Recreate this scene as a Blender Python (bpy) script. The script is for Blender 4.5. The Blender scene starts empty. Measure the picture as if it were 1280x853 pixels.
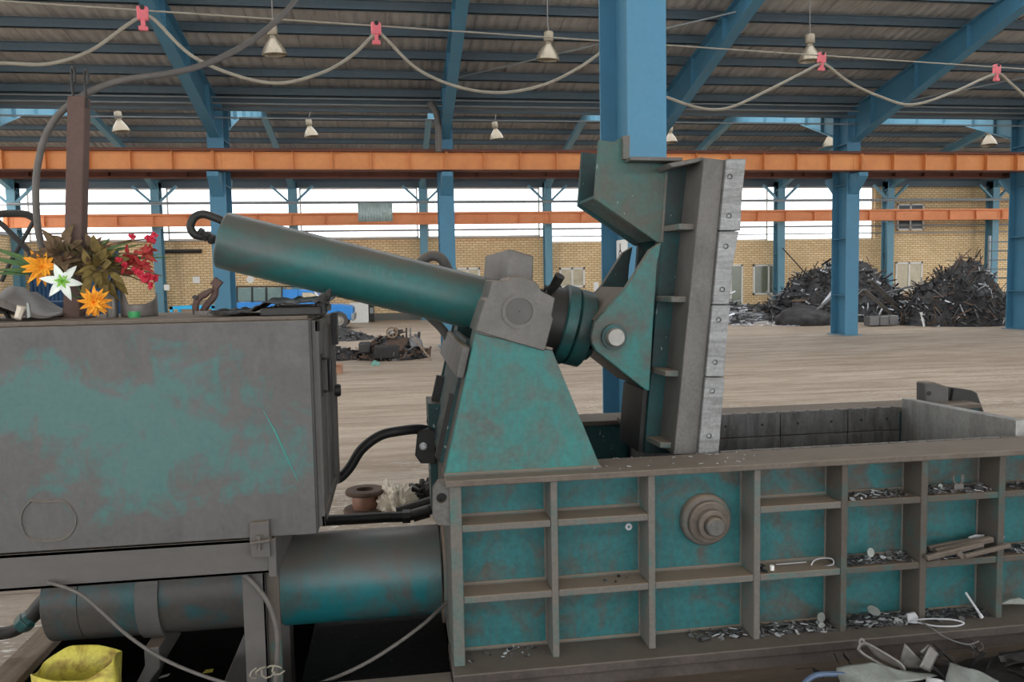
import bpy, bmesh, math, random
from mathutils import Vector, Matrix, noise
RND = random.Random(7)
sc = bpy.context.scene
COL = sc.collection
PI = math.pi

# ------------------------------------------------------------------ camera
F = 1000.0; CAMH = 1.88
PSI, TH, RHO = 0.1462, 0.0771, 0.0188
_r0 = Vector((math.cos(PSI), -math.sin(PSI), 0))
FW = Vector((math.sin(PSI)*math.cos(TH), math.cos(PSI)*math.cos(TH), -math.sin(TH)))
_u0 = _r0.cross(FW)
RT = _r0*math.cos(RHO) - _u0*math.sin(RHO)
UP = _u0*math.cos(RHO) + _r0*math.sin(RHO)
EYE = Vector((0, 0, CAMH))
cd = bpy.data.cameras.new('camera'); cam = bpy.data.objects.new('camera', cd); COL.objects.link(cam)
m = Matrix((RT, UP, -FW)).transposed().to_4x4(); m.translation = EYE
cam.matrix_world = m
cd.sensor_width = 36; cd.lens = F/1280*36; cd.clip_start = .02; cd.clip_end = 400
sc.camera = cam

def un(px, py, Y=None, Z=None, X=None, plane=None):
    """the world point seen at a pixel of the photograph, on a plane of the hall"""
    d = FW + RT*((px-640)/F) - UP*((py-426.5)/F)
    if Y is not None: t = Y/d.y
    elif Z is not None: t = (Z-CAMH)/d.z
    elif X is not None: t = X/d.x
    else:
        p, n = plane; t = (p-EYE).dot(n)/d.dot(n)
    return EYE + d*t
def lin(c): return tuple(((v/255)/12.92 if v/255 <= .04045 else ((v/255+.055)/1.055)**2.4) for v in c)

# ------------------------------------------------------------------ materials
def _nt(name):
    mt = bpy.data.materials.new(name); mt.use_nodes = True
    nt = mt.node_tree; nt.nodes.clear()
    out = nt.nodes.new('ShaderNodeOutputMaterial'); b = nt.nodes.new('ShaderNodeBsdfPrincipled')
    nt.links.new(b.outputs[0], out.inputs[0])
    return mt, nt, b
class G:
    """small helper that writes node graphs"""
    def __init__(s, nt): s.nt = nt; s.tc = nt.nodes.new('ShaderNodeTexCoord').outputs['Object']; s.gn = None
    def n(s, t, **k):
        x = s.nt.nodes.new(t)
        for a, v in k.items(): setattr(x, a, v)
        return x
    def put(s, sock, v):
        if v is None: return
        if hasattr(v, 'links'): s.nt.links.new(v, sock)
        else: sock.default_value = v if not isinstance(v, tuple) or len(v) != 3 or sock.type == 'VECTOR' else (*v, 1)
    def noise(s, scale, det=4, rough=.6, stretch=None, dist=0, off=0):
        v = s.tc
        if stretch or off:
            mp = s.n('ShaderNodeMapping'); s.put(mp.inputs[0], v)
            mp.inputs['Scale'].default_value = stretch or (1, 1, 1); mp.inputs['Location'].default_value = (off, off*.7, off*1.3); v = mp.outputs[0]
        x = s.n('ShaderNodeTexNoise'); s.put(x.inputs['Vector'], v)
        x.inputs['Scale'].default_value = scale; x.inputs['Detail'].default_value = det; x.inputs['Roughness'].default_value = rough; x.inputs['Distortion'].default_value = dist
        return x.outputs[0]
    def ramp(s, v, a, b, lo=0., hi=1.):
        x = s.n('ShaderNodeMapRange'); x.clamp = True
        s.put(x.inputs[0], v); x.inputs[1].default_value = a; x.inputs[2].default_value = b; x.inputs[3].default_value = lo; x.inputs[4].default_value = hi
        return x.outputs[0]
    def math(s, op, a, b=None, clamp=False):
        x = s.n('ShaderNodeMath', operation=op, use_clamp=clamp); s.put(x.inputs[0], a)
        if b is not None: s.put(x.inputs[1], b)
        return x.outputs[0]
    def mix(s, f, a, b, mode='MIX'):
        x = s.n('ShaderNodeMix', data_type='RGBA', blend_type=mode); s.put(x.inputs[0], f); s.put(x.inputs[6], a); s.put(x.inputs[7], b)
        return x.outputs[2]
    def xyz(s, v=None):
        x = s.n('ShaderNodeSeparateXYZ'); s.put(x.inputs[0], v or s.tc); return x.outputs
    def up(s):
        return s.xyz(s.n('ShaderNodeNewGeometry').outputs['Normal'])[2]
    def bump(s, h, strength, dist=.01):
        x = s.n('ShaderNodeBump'); x.inputs['Strength'].default_value = strength; x.inputs['Distance'].default_value = dist; s.put(x.inputs['Height'], h); return x.outputs[0]

def worn(name, paint, grime, cov=.5, soft=.12, scale=3., dust=None, dustamt=.85, rough=.6, metal=0., streak=.0, speck=None, bump=.12, var=.25, stretch=None, dist=.6, spec=.4, upr=(.35, .8), extra=None):
    """paint worn through to grime, dust settled on ledges, scratches"""
    mt, nt, b = _nt(name); g = G(nt)
    n1 = g.noise(scale, 7, .62, stretch, dist)
    if extra: n1 = g.math('ADD', n1, extra(g))
    c = g.mix(g.ramp(n1, cov-soft, cov+soft), lin(paint), lin(grime))
    n2 = g.noise(scale*9, 5, .7, off=3.1)
    c = g.mix(1.0, c, g.ramp(n2, .25, .75, 1-var, 1+var*.6), 'MULTIPLY')
    if streak:
        n3 = g.noise(scale*3, 4, .6, (6, 6, .5), off=1.7)
        c = g.mix(g.ramp(n3, .5, .72, 0, streak), c, lin(grime))
    if dust:
        u = g.ramp(g.up(), *upr); n4 = g.noise(9, 4, .6, off=5.)
        c = g.mix(g.math('MULTIPLY', u, g.ramp(n4, .3, .6, dustamt*.75, dustamt)), c, lin(dust))
    if speck:
        n5 = g.noise(38, 2, .5, (1, 1, .6), off=8.)
        c = g.mix(g.ramp(n5, .715, .735, 0, .8), c, lin(speck))
    g.put(b.inputs['Base Color'], c)
    g.put(b.inputs['Roughness'], g.ramp(n2, .2, .8, rough-.12, min(1, rough+.15)))
    b.inputs['Metallic'].default_value = metal; b.inputs['Specular IOR Level'].default_value = spec
    if bump: g.put(b.inputs['Normal'], g.bump(g.math('ADD', n2, g.math('MULTIPLY', n1, .5)), bump, .006))
    return mt
def plain(name, col, rough=.6, metal=0., var=.15, scale=12., spec=.4, bump=0., trans=0., sub=0.):
    mt, nt, b = _nt(name); g = G(nt)
    n = g.noise(scale, 4, .6)
    g.put(b.inputs['Base Color'], g.mix(1.0, lin(col), g.ramp(n, .25, .75, 1-var, 1+var), 'MULTIPLY'))
    b.inputs['Roughness'].default_value = rough; b.inputs['Metallic'].default_value = metal; b.inputs['Specular IOR Level'].default_value = spec
    if bump: g.put(b.inputs['Normal'], g.bump(n, bump, .01))
    if trans: b.inputs['Transmission Weight'].default_value = trans
    return mt

M = {}
M['teal'] = worn('teal_paint_worn', (42, 105, 108), (84, 80, 73), cov=.565, soft=.09, scale=4.2, dust=(140, 124, 108), rough=.55, streak=.45, var=.35, extra=lambda g: g.math('ADD', g.math('MULTIPLY', g.ramp(g.xyz()[0], -.15, .1, 0, 1), g.ramp(g.xyz()[2], .74, .8, 0, .10)), g.math('MULTIPLY', g.math('SUBTRACT', g.noise(19, 4, .7, off=6.), .5), .22)))
M['teal_dirty'] = worn('teal_paint_dirty', (34, 90, 90), (74, 68, 61), cov=.50, soft=.10, scale=3.6, dust=(128, 112, 96), rough=.55, streak=.3, var=.3)
M['teal_stand'] = worn('teal_stand_paint', (56, 122, 118), (90, 88, 82), cov=.565, soft=.11, scale=4.2, dust=(134, 118, 100), rough=.55, streak=.4, var=.3)
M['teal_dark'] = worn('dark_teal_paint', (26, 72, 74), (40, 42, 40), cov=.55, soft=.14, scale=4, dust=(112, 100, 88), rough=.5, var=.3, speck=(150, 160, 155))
M['teal_ear'] = worn('scraped_teal_paint', (58, 100, 94), (84, 84, 76), cov=.53, soft=.13, scale=5, dust=(128, 112, 96), rough=.5, var=.3, speck=(190, 195, 188))
M['rib'] = worn('rib_grimy_steel', (74, 108, 104), (108, 104, 98), cov=.40, soft=.10, scale=6, dust=(146, 128, 110), rough=.7, var=.25, streak=.2)
M['rib_dark'] = worn('rib_brown_grime', (66, 92, 88), (86, 79, 72), cov=.40, soft=.10, scale=6, dust=(116, 100, 84), rough=.75, var=.25)
M['flange'] = worn('dusty_flange', (112, 104, 96), (94, 85, 76), cov=.5, soft=.2, scale=5, dust=(142, 130, 117), dustamt=.75, rough=.8, var=.3)
M['skid'] = worn('brown_oily_steel', (86, 78, 73), (60, 53, 49), cov=.5, soft=.2, scale=4, dust=(118, 109, 99), dustamt=.7, rough=.6, var=.35)
M['plate'] = worn('bare_grey_steel', (114, 111, 107), (86, 84, 81), cov=.5, soft=.25, scale=7, dust=(140, 124, 106), rough=.45, metal=.15, var=.3, stretch=(1, 1, .6))
M['blade'] = worn('shear_blade_steel', (158, 160, 160), (112, 112, 111), cov=.5, soft=.2, scale=8, rough=.4, metal=.3, var=.35, stretch=(.6, .6, 5), bump=.25)
M['grey_paint'] = worn('grey_grime_paint', (100, 98, 96), (82, 80, 78), cov=.5, soft=.25, scale=5, dust=(132, 118, 104), rough=.6, var=.18)
M['beam_grey'] = worn('cabinet_beam_grey', (98, 95, 93), (84, 81, 79), cov=.5, soft=.3, scale=3, dust=(128, 116, 102), rough=.6, var=.12, stretch=(.4, 1, 2))
M['barrel'] = worn('cylinder_barrel_paint', (36, 101, 99), (80, 80, 76), cov=.60, soft=.10, scale=3.2, upr=(.30, .75), dust=(98, 91, 82), dustamt=.85, rough=.42, var=.22, stretch=(.45, 1, 1.3), speck=None, spec=.6)
M['main_cyl'] = worn('main_cylinder_paint', (26, 106, 112), (84, 78, 72), cov=.54, soft=.08, scale=3.8, upr=(.1, .62), dust=(94, 88, 82), dustamt=.95, rough=.42, var=.25, stretch=(.9, 1, .5), spec=.6)
M['main_cyl_rear'] = worn('main_cylinder_rear_grime', (32, 88, 94), (78, 75, 72), cov=.42, soft=.09, scale=4.0, dust=(96, 88, 80), dustamt=.6, rough=.45, var=.25)
M['gland'] = worn('gland_teal', (26, 92, 92), (52, 56, 54), cov=.52, soft=.15, scale=5, dust=(98, 92, 84), dustamt=.5, rough=.4, var=.25)
M['dark_steel'] = worn('dark_oily_steel', (46, 46, 45), (34, 32, 30), cov=.5, soft=.2, scale=8, dust=(78, 72, 66), dustamt=.6, rough=.5, var=.3)
M['liner'] = worn('chamber_liner_steel', (104, 104, 104), (72, 71, 70), cov=.5, soft=.15, scale=6, dust=(120, 110, 100), rough=.45, metal=.2, var=.3, stretch=(3, 1, .5))
M['gate'] = worn('end_gate_steel', (176, 176, 172), (128, 126, 122), cov=.5, soft=.3, scale=5, rough=.4, metal=.3, var=.25, stretch=(1, 3, .5))
M['bright'] = plain('worn_bright_steel', (150, 147, 142), .4, .3, .2, 20)
M['black'] = plain('black_rubber', (34, 33, 33), .5, 0, .25, 20)
M['hose_grey'] = plain('grey_cable_sheath', (98, 94, 90), .6, 0, .15, 20)
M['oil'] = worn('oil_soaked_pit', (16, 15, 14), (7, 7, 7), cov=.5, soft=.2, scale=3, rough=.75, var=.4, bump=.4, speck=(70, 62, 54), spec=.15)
M['rust'] = worn('rusty_post', (104, 82, 76), (84, 68, 62), cov=.5, soft=.25, scale=6, rough=.8, var=.25)
M['rust_red'] = worn('rusty_scrap', (104, 84, 72), (70, 58, 50), cov=.5, soft=.2, scale=10, rough=.85, var=.4)
M['wood'] = worn('dirty_wood', (150, 132, 112), (120, 104, 88), cov=.5, soft=.2, scale=4, rough=.85, var=.25, stretch=(4, .4, 4))
M['yellow'] = worn('stained_yellow_plastic', (216, 206, 92), (150, 122, 52), cov=.58, soft=.08, scale=7, rough=.45, var=.2)
M['orange'] = worn('orange_crane_paint', (230, 154, 92), (210, 132, 76), cov=.55, soft=.2, scale=.8, rough=.5, var=.1)
M['orange_far'] = worn('orange_far_paint', (234, 156, 106), (220, 138, 88), cov=.55, soft=.2, scale=.8, rough=.55, var=.1)
M['orange_dark'] = worn('brown_crane_paint', (122, 74, 58), (96, 60, 50), cov=.5, soft=.2, scale=1, rough=.7, var=.15)
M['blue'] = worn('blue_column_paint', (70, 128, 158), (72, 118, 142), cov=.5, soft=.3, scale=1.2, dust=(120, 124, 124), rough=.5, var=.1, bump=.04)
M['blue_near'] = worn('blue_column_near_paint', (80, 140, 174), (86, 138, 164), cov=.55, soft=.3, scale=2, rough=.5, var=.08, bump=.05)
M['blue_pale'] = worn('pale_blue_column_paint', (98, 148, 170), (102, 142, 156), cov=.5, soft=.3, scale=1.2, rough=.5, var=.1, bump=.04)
M['blue_dark'] = worn('purlin_blue_grey', (78, 102, 116), (92, 100, 106), cov=.5, soft=.3, scale=.8, rough=.6, var=.15)
M['steel_grey'] = plain('galvanised_grey', (140, 146, 148), .5, .3, .15, 2)
M['white'] = plain('white_frame', (226, 224, 218), .5, 0, .05)
M['paper'] = plain('white_sign', (236, 236, 232), .6, 0, .04)
M['ink'] = plain('black_print', (28, 28, 34), .7)
M['pane_dark'] = plain('dark_window_pane', (70, 78, 84), .12, 0, .3, 1., .7)
M['pane_green'] = plain('greenish_window_pane', (112, 120, 104), .15, 0, .2, 1., .6)
M['pane_light'] = plain('curtain_glare_pane', (190, 178, 150), .25, 0, .2, 3., .5)  # cream curtain tone with reflected brightness put into the pane colour
M['truck_blue'] = plain('truck_blue_paint', (28, 128, 206), .35, 0, .1, 2., .6)
M['truck_panel'] = plain('truck_grey_green_panel', (108, 130, 128), .6, 0, .12, 3.)
M['tyre'] = plain('tyre_rubber', (74, 72, 70), .8)
M['hub'] = plain('wheel_hub', (158, 154, 146), .5, .2)
M['cyan'] = plain('cyan_frame_paint', (40, 170, 220), .5, 0, .1)
M['gate_blue'] = plain('blue_gate_paint', (44, 84, 124), .55, 0, .15, 2.)
M['pink'] = plain('pink_plastic', (226, 116, 126), .5, 0, .1)
M['cable_tan'] = plain('pale_festoon_cable', (150, 144, 130), .6, 0, .12, 8.)
M['lamp'] = worn('lamp_reflector', (150, 140, 122), (124, 114, 98), cov=.5, soft=.3, scale=14, rough=.25, metal=.5, var=.15)
M['lamp_cap'] = plain('lamp_ballast', (132, 122, 104), .5, .3)
M['tarp'] = worn('black_plastic_sheet', (44, 43, 44), (66, 62, 60), cov=.55, soft=.2, scale=5, rough=.4, var=.3)
M['sheet'] = worn('scrap_sheet_metal', (132, 130, 126), (96, 92, 87), cov=.52, soft=.2, scale=9, rough=.4, metal=.4, var=.25)
M['sheet_pale'] = worn('pale_sheet', (158, 164, 158), (124, 128, 124), cov=.52, soft=.2, scale=8, rough=.4, metal=.15, var=.2)
M['chute'] = worn('grey_steel_sheet', (132, 126, 120), (96, 92, 90), cov=.5, soft=.2, scale=7, rough=.45, metal=.25, var=.25)
M['heap_dark'] = worn('dark_scrap', (58, 56, 56), (34, 32, 32), cov=.5, soft=.15, scale=3, rough=.6, var=.5, bump=.5)
M['strip_dark'] = plain('dark_metal_strip', (58, 57, 58), .45, .3, .5, 2.)
M['strip_mid'] = plain('grey_metal_strip', (112, 112, 112), .4, .4, .4, 2.)
M['strip_bright'] = plain('bright_metal_strip', (206, 208, 212), .35, .4, .3, 2.)
M['strip_brown'] = plain('brown_metal_strip', (104, 82, 66), .7, 0, .4, 2.)
M['petal_white'] = plain('white_petal', (236, 244, 236), .6, 0, .05)
M['petal_green'] = plain('green_throat', (140, 200, 84), .6, 0, .1)
M['petal_orange'] = worn('orange_petal', (248, 178, 50), (240, 140, 36), cov=.55, soft=.15, scale=30, rough=.65, var=.12, bump=0)
M['petal_red'] = worn('red_leaf', (176, 36, 48), (140, 58, 36), cov=.52, soft=.15, scale=25, rough=.65, var=.25, bump=0)
M['leaf_brown'] = worn('brown_leaf', (116, 92, 72), (88, 76, 46), cov=.5, soft=.15, scale=22, rough=.75, var=.3, bump=0)
M['leaf_olive'] = worn('olive_leaf', (132, 112, 58), (96, 84, 48), cov=.5, soft=.15, scale=18, rough=.75, var=.3, bump=0)
M['leaf_green'] = worn('green_leaf', (92, 126, 76), (66, 92, 54), cov=.5, soft=.2, scale=15, rough=.6, var=.2, bump=0)
M['copper'] = plain('copper_winding', (136, 100, 84), .5, .3)
M['rag'] = plain('pale_rag', (214, 204, 188), .9, 0, .15, 30)
M['bluetool'] = plain('blue_handle_paint', (84, 102, 128), .45)
M['green_glass'] = plain('green_plastic', (70, 160, 100), .3, 0, .1)
M['teal_rag'] = plain('teal_rag', (104, 146, 134), .9)
M['card'] = plain('brown_card', (160, 122, 98), .85)

def mk_glass():
    mt = bpy.data.materials.new('window_glass'); mt.use_nodes = True; nt = mt.node_tree; nt.nodes.clear()
    o = nt.nodes.new('ShaderNodeOutputMaterial'); mx = nt.nodes.new('ShaderNodeMixShader'); t = nt.nodes.new('ShaderNodeBsdfTransparent'); gl = nt.nodes.new('ShaderNodeBsdfGlossy')
    gl.inputs['Roughness'].default_value = .1; mx.inputs[0].default_value = .06; t.inputs[0].default_value = (.96, .97, .98, 1)
    nt.links.new(t.outputs[0], mx.inputs[1]); nt.links.new(gl.outputs[0], mx.inputs[2]); nt.links.new(mx.outputs[0], o.inputs[0]); return mt
M['glass'] = mk_glass()

def mk_floor():
    mt, nt, b = _nt('concrete_floor'); g = G(nt)
    a = g.noise(.35, 6, .6, (.5, 1.6, 1)); f = g.noise(2.2, 7, .7, (.35, 2.2, 1), off=2.); fine = g.noise(22, 4, .6, (.5, 1.4, 1))
    c = g.mix(g.ramp(a, .35, .65), lin((174, 158, 140)), lin((154, 137, 119)))
    c = g.mix(g.ramp(f, .47, .66, 0, .85), c, lin((134, 116, 97)))
    f2 = g.noise(.9, 6, .7, (.18, 3.2, 1), off=6.); c = g.mix(g.ramp(f2, .52, .62, 0, .5), c, lin((120, 104, 88)))
    c = g.mix(1., c, g.ramp(fine, .3, .7, .84, 1.12), 'MULTIPLY')
    # oily dirt trodden round the machine
    x, y, z = g.xyz()
    d = g.math('MULTIPLY', g.ramp(y, 3.2, 4.3, 1, 0), g.ramp(x, -1.6, .2, 0, 1))
    c = g.mix(d, c, lin((62, 54, 47)))
    # patch of scattered bright metal dust
    sp = g.noise(9, 3, .7, (1, 3, 1), off=4.); px = g.math('MULTIPLY', g.ramp(g.noise(.3, 3, .5, off=9.), .45, .56), g.ramp(y, 7, 16, 1, 0))
    c = g.mix(g.math('MULTIPLY', g.ramp(sp, .57, .62), px), c, lin((226, 222, 214)))
    # slab joints
    br = g.n('ShaderNodeTexBrick'); mp_ = g.n('ShaderNodeMapping'); g.put(mp_.inputs[0], g.tc); mp_.inputs['Location'].default_value = (150, .8, 0); g.put(br.inputs['Vector'], mp_.outputs[0]); br.offset = 0
    br.inputs['Scale'].default_value = 1; br.inputs['Mortar Size'].default_value = .018; br.inputs['Brick Width'].default_value = 400.; br.inputs['Row Height'].default_value = 3.0; br.inputs['Mortar Smooth'].default_value = .4
    c = g.mix(g.math('MULTIPLY', br.outputs['Fac'], .55), c, lin((92, 80, 68)))
    g.put(b.inputs['Base Color'], c); g.put(b.inputs['Roughness'], g.ramp(f, .3, .7, .42, .75)); b.inputs['Specular IOR Level'].default_value = .4
    g.put(b.inputs['Normal'], g.bump(g.math('ADD', fine, f), .12, .02)); return mt
M['floor'] = mk_floor()
def mk_brick():
    mt, nt, b = _nt('yellow_brick'); g = G(nt)
    x, y, z = g.xyz(); cb = g.n('ShaderNodeCombineXYZ'); g.put(cb.inputs[0], g.math('ADD', x, y)); g.put(cb.inputs[1], z)
    br = g.n('ShaderNodeTexBrick'); g.put(br.inputs['Vector'], cb.outputs[0])
    br.inputs['Scale'].default_value = 1; br.inputs['Brick Width'].default_value = .30; br.inputs['Row Height'].default_value = .115; br.inputs['Mortar Size'].default_value = .017; br.inputs['Mortar Smooth'].default_value = .3
    br.inputs['Color1'].default_value = (*lin((240, 216, 172)), 1); br.inputs['Color2'].default_value = (*lin((228, 198, 150)), 1); br.inputs['Mortar'].default_value = (*lin((176, 146, 110)), 1)
    n = g.noise(.5, 5, .6); c = g.mix(1., br.outputs['Color'], g.ramp(n, .3, .7, .82, 1.1), 'MULTIPLY')
    st = g.noise(.9, 4, .6, (1, 1, .08), off=3.); c = g.mix(g.ramp(st, .6, .75, 0, .5), c, lin((120, 104, 84)))
    g.put(b.inputs['Base Color'], c); b.inputs['Roughness'].default_value = .9
    g.put(b.inputs['Normal'], g.bump(br.outputs['Fac'], -.3, .02)); return mt
M['brick'] = mk_brick()
def mk_roof():
    mt, nt, b = _nt('corrugated_roof_sheet'); g = G(nt)
    x, y, z = g.xyz(); 
    w = g.math('SINE', g.math('MULTIPLY', x, 2*PI/.25))
    n = g.noise(.45, 5, .6, (1, .5, 1)); n2 = g.noise(3, 5, .65, (3, .6, 1), off=3.)
    c = g.mix(g.ramp(n, .35, .65), lin((176, 174, 170)), lin((146, 144, 142)))
    c = g.mix(g.ramp(n2, .5, .7, 0, .5), c, lin((122, 116, 110)))
    # sheet laps
    fr = g.math('FRACT', g.math('DIVIDE', x, 1.)); c = g.mix(g.ramp(fr, .0, .05, .6, 0), c, lin((84, 80, 78)))
    g.put(b.inputs['Base Color'], c); b.inputs['Roughness'].default_value = .5; b.inputs['Metallic'].default_value = .1
    g.put(b.inputs['Normal'], g.bump(w, .6, .03)); return mt
M['roof'] = mk_roof()
def mk_cabinet():
    mt, nt, b = _nt('cabinet_grey_teal'); g = G(nt); x, y, z = g.xyz()
    n1 = g.noise(2.4, 8, .62, (.8, 1, 1.3), 1.2); n2 = g.noise(11, 6, .72, (1, 1, .6), .8, off=4.); n3 = g.noise(40, 3, .6)
    # worn patch in the middle of the panel (object space, stays on the panel)
    dx = g.math('DIVIDE', g.math('SUBTRACT', x, .12), .95); dz = g.math('DIVIDE', g.math('SUBTRACT', z, .44), .46)
    r2 = g.math('ADD', g.math('MULTIPLY', dx, dx), g.math('MULTIPLY', dz, dz))
    mask = g.math('ADD', g.ramp(r2, 0, 1.3, .17, -.12), g.math('ADD', g.math('MULTIPLY', n1, .60), g.math('MULTIPLY', n2, .46)))
    c = g.mix(g.ramp(n2, .3, .7), lin((92, 90, 89)), lin((78, 76, 75)))
    c = g.mix(g.ramp(mask, .575, .68, 0, .72), c, lin((62, 114, 111)))
    c = g.mix(1., c, g.ramp(n3, .3, .7, .92, 1.06), 'MULTIPLY')
    c = g.mix(g.math('MULTIPLY', g.ramp(g.up(), .4, .8), .8), c, lin((146, 132, 118)))
    g.put(b.inputs['Base Color'], c); g.put(b.inputs['Roughness'], g.ramp(n2, .3, .7, .42, .6)); g.put(b.inputs['Normal'], g.bump(n2, .05, .01)); return mt
M['cabinet'] = mk_cabinet()

# ------------------------------------------------------------------ objects
def tag(o, label=None, cat=None, group=None, kind=None):
    if label: o['label'] = label
    if cat: o['category'] = cat
    if group: o['group'] = group
    if kind: o['kind'] = kind
    return o
def thing(name, label, cat, loc=(0, 0, 0), group=None):
    o = bpy.data.objects.new(name, None); COL.objects.link(o); o.location = loc; o.empty_display_size = .1
    return tag(o, label, cat, group)
def wloc(o):
    p = Vector((0, 0, 0))
    while o is not None: p = p + o.location; o = o.parent
    return p

class MB:
    """collects shapes in world space, then becomes one mesh object"""
    def __init__(s): s.bm = bmesh.new()
    def poly(s, vs, faces, smooth=False):
        b = [s.bm.verts.new(v) for v in vs]
        for f in faces:
            try: fc = s.bm.faces.new([b[i] for i in f]); fc.smooth = smooth
            except ValueError: pass
        return s
    def box(s, a, b):
        x0, y0, z0 = a; x1, y1, z1 = b
        return s.poly([(x0, y0, z0), (x1, y0, z0), (x1, y1, z0), (x0, y1, z0), (x0, y0, z1), (x1, y0, z1), (x1, y1, z1), (x0, y1, z1)],
                      [(0, 3, 2, 1), (4, 5, 6, 7), (0, 1, 5, 4), (1, 2, 6, 5), (2, 3, 7, 6), (3, 0, 4, 7)])
    def ext(s, pts, d):
        """polygon of world points swept by the vector d"""
        n = len(pts); d = Vector(d); P = [Vector(p) for p in pts]
        return s.poly(P + [p+d for p in P], [tuple(range(n)), tuple(range(2*n-1, n-1, -1))] + [(i, n+i, n+(i+1) % n, (i+1) % n) for i in range(n)])
    def xz(s, pts, y0, y1): return s.ext([(p[0], y0, p[1]) for p in pts], (0, y1-y0, 0))
    def yz(s, pts, x0, x1): return s.ext([(x0, p[0], p[1]) for p in pts], (x1-x0, 0, 0))
    def px(s, pts, y0, y1, at=None):
        """outline measured on the plane Y=at (default y0), a plate from y0 to y1"""
        q = [un(x, y, Y=at if at is not None else y0) for x, y in pts]
        return s.xz([(p.x, p.z) for p in q], y0, y1)
    def bar(s, a, b, w, h, up=(0, 0, 1)):
        a, b = Vector(a), Vector(b); d = (b-a).normalized(); u = Vector(up)
        if abs(d.dot(u)) > .98: u = Vector((0, 1, 0))
        r = d.cross(u).normalized()*(w/2); u = r.cross(d).normalized()*(h/2)
        vs = [a-r-u, a+r-u, a+r+u, a-r+u]; return s.ext(vs, b-a)
    def tube(s, path, r, seg=10, closed=False, caps=True):
        P = [Vector(p) for p in path]; n = len(P); R = r if isinstance(r, (list, tuple)) else [r]*n; rings = []; u = None
        for i in range(n):
            d = (P[(i+1) % n]-P[i-1]) if closed else (P[min(i+1, n-1)]-P[max(i-1, 0)])
            d.normalize()
            if u is None: u = Vector((0, 0, 1)) if abs(d.z) < .9 else Vector((1, 0, 0))
            u = (u - d*u.dot(d)).normalized(); v = d.cross(u)
            rings.append([s.bm.verts.new(P[i] + (u*math.cos(2*PI*k/seg) + v*math.sin(2*PI*k/seg))*R[i]) for k in range(seg)])
        for i in range(n if closed else n-1):
            a, b = rings[i], rings[(i+1) % n]
            for k in range(seg):
                f = s.bm.faces.new((a[k], a[(k+1) % seg], b[(k+1) % seg], b[k])); f.smooth = True
        if caps and not closed:
            s.bm.faces.new(rings[0][::-1]); s.bm.faces.new(rings[-1])
        return s
    def lathe(s, a, axis, prof, seg=32, smooth=True):
        """prof: (distance along axis, radius)"""
        a, d = Vector(a), Vector(axis).normalized(); u = Vector((0, 0, 1)) if abs(d.z) < .9 else Vector((1, 0, 0))
        u = (u - d*u.dot(d)).normalized(); v = d.cross(u); prev = None
        for t, r in prof:
            c = a + d*t
            ring = [s.bm.verts.new(c + (u*math.cos(2*PI*k/seg) + v*math.sin(2*PI*k/seg))*max(r, 1e-4)) for k in range(seg)]
            if prev:
                for k in range(seg):
                    f = s.bm.faces.new((prev[k], prev[(k+1) % seg], ring[(k+1) % seg], ring[k])); f.smooth = smooth
            prev = ring
        return s
    def cyl(s, a, b, r, seg=24):
        a, b = Vector(a), Vector(b); L = (b-a).length
        return s.lathe(a, b-a, [(0, 0), (0, r), (0, r), (L, r), (L, r), (L, 0)], seg)
    def ring(s, c, axis, ro, ri, h, seg=32):
        return s.lathe(Vector(c), axis, [(0, ri), (0, ro), (0, ro), (h, ro), (h, ro), (h, ri), (h, ri), (0, ri)], seg)
    def build(s, name, mat, parent=None, bevel=0, seg=2, label=None, kind=None, sub=0, recalc=True):
        if recalc: bmesh.ops.recalc_face_normals(s.bm, faces=s.bm.faces)
        if parent is not None: bmesh.ops.translate(s.bm, verts=s.bm.verts, vec=-wloc(parent))
        me = bpy.data.meshes.new(name); s.bm.to_mesh(me); s.bm.free(); me.set_sharp_from_angle(angle=math.radians(42))
        o = bpy.data.objects.new(name, me); COL.objects.link(o); me.materials.append(mat)
        if parent is not None: o.parent = parent
        if label: o['label'] = label
        if kind: o['kind'] = kind
        if bevel:
            md = o.modifiers.new('bevel', 'BEVEL'); md.width = bevel; md.segments = seg; md.limit_method = 'ANGLE'; md.angle_limit = math.radians(40); md.harden_normals = False
        if sub: md = o.modifiers.new('smooth', 'SUBSURF'); md.levels = md.render_levels = sub
        return o
def struct(o, label=None): o['kind'] = 'structure'; return o
def spline(pts, n=8):
    """Catmull-Rom through the points"""
    P = [Vector(p) for p in pts]; Q = [P[0]*2-P[1]] + P + [P[-1]*2-P[-2]]; out = []
    for i in range(1, len(Q)-2):
        a, b, c, d = Q[i-1], Q[i], Q[i+1], Q[i+2]
        for k in range(n):
            t = k/n; out.append(.5*((2*b) + (c-a)*t + (2*a-5*b+4*c-d)*t*t + (3*b-a-3*c+d)*t**3))
    out.append(P[-1]); return out
SKY, EXPO, FRZ = 3.3, 0.0, 4.0
# ================================================================== the hall
BAY, XB = 6.045, -4.51          # column bays along the hall
YM, YO = 22.3, 39.3             # middle row and outer row
XL, XR = -16.7, 46.0
def colx(i): return XB + BAY*i
GROUND = .0
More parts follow.
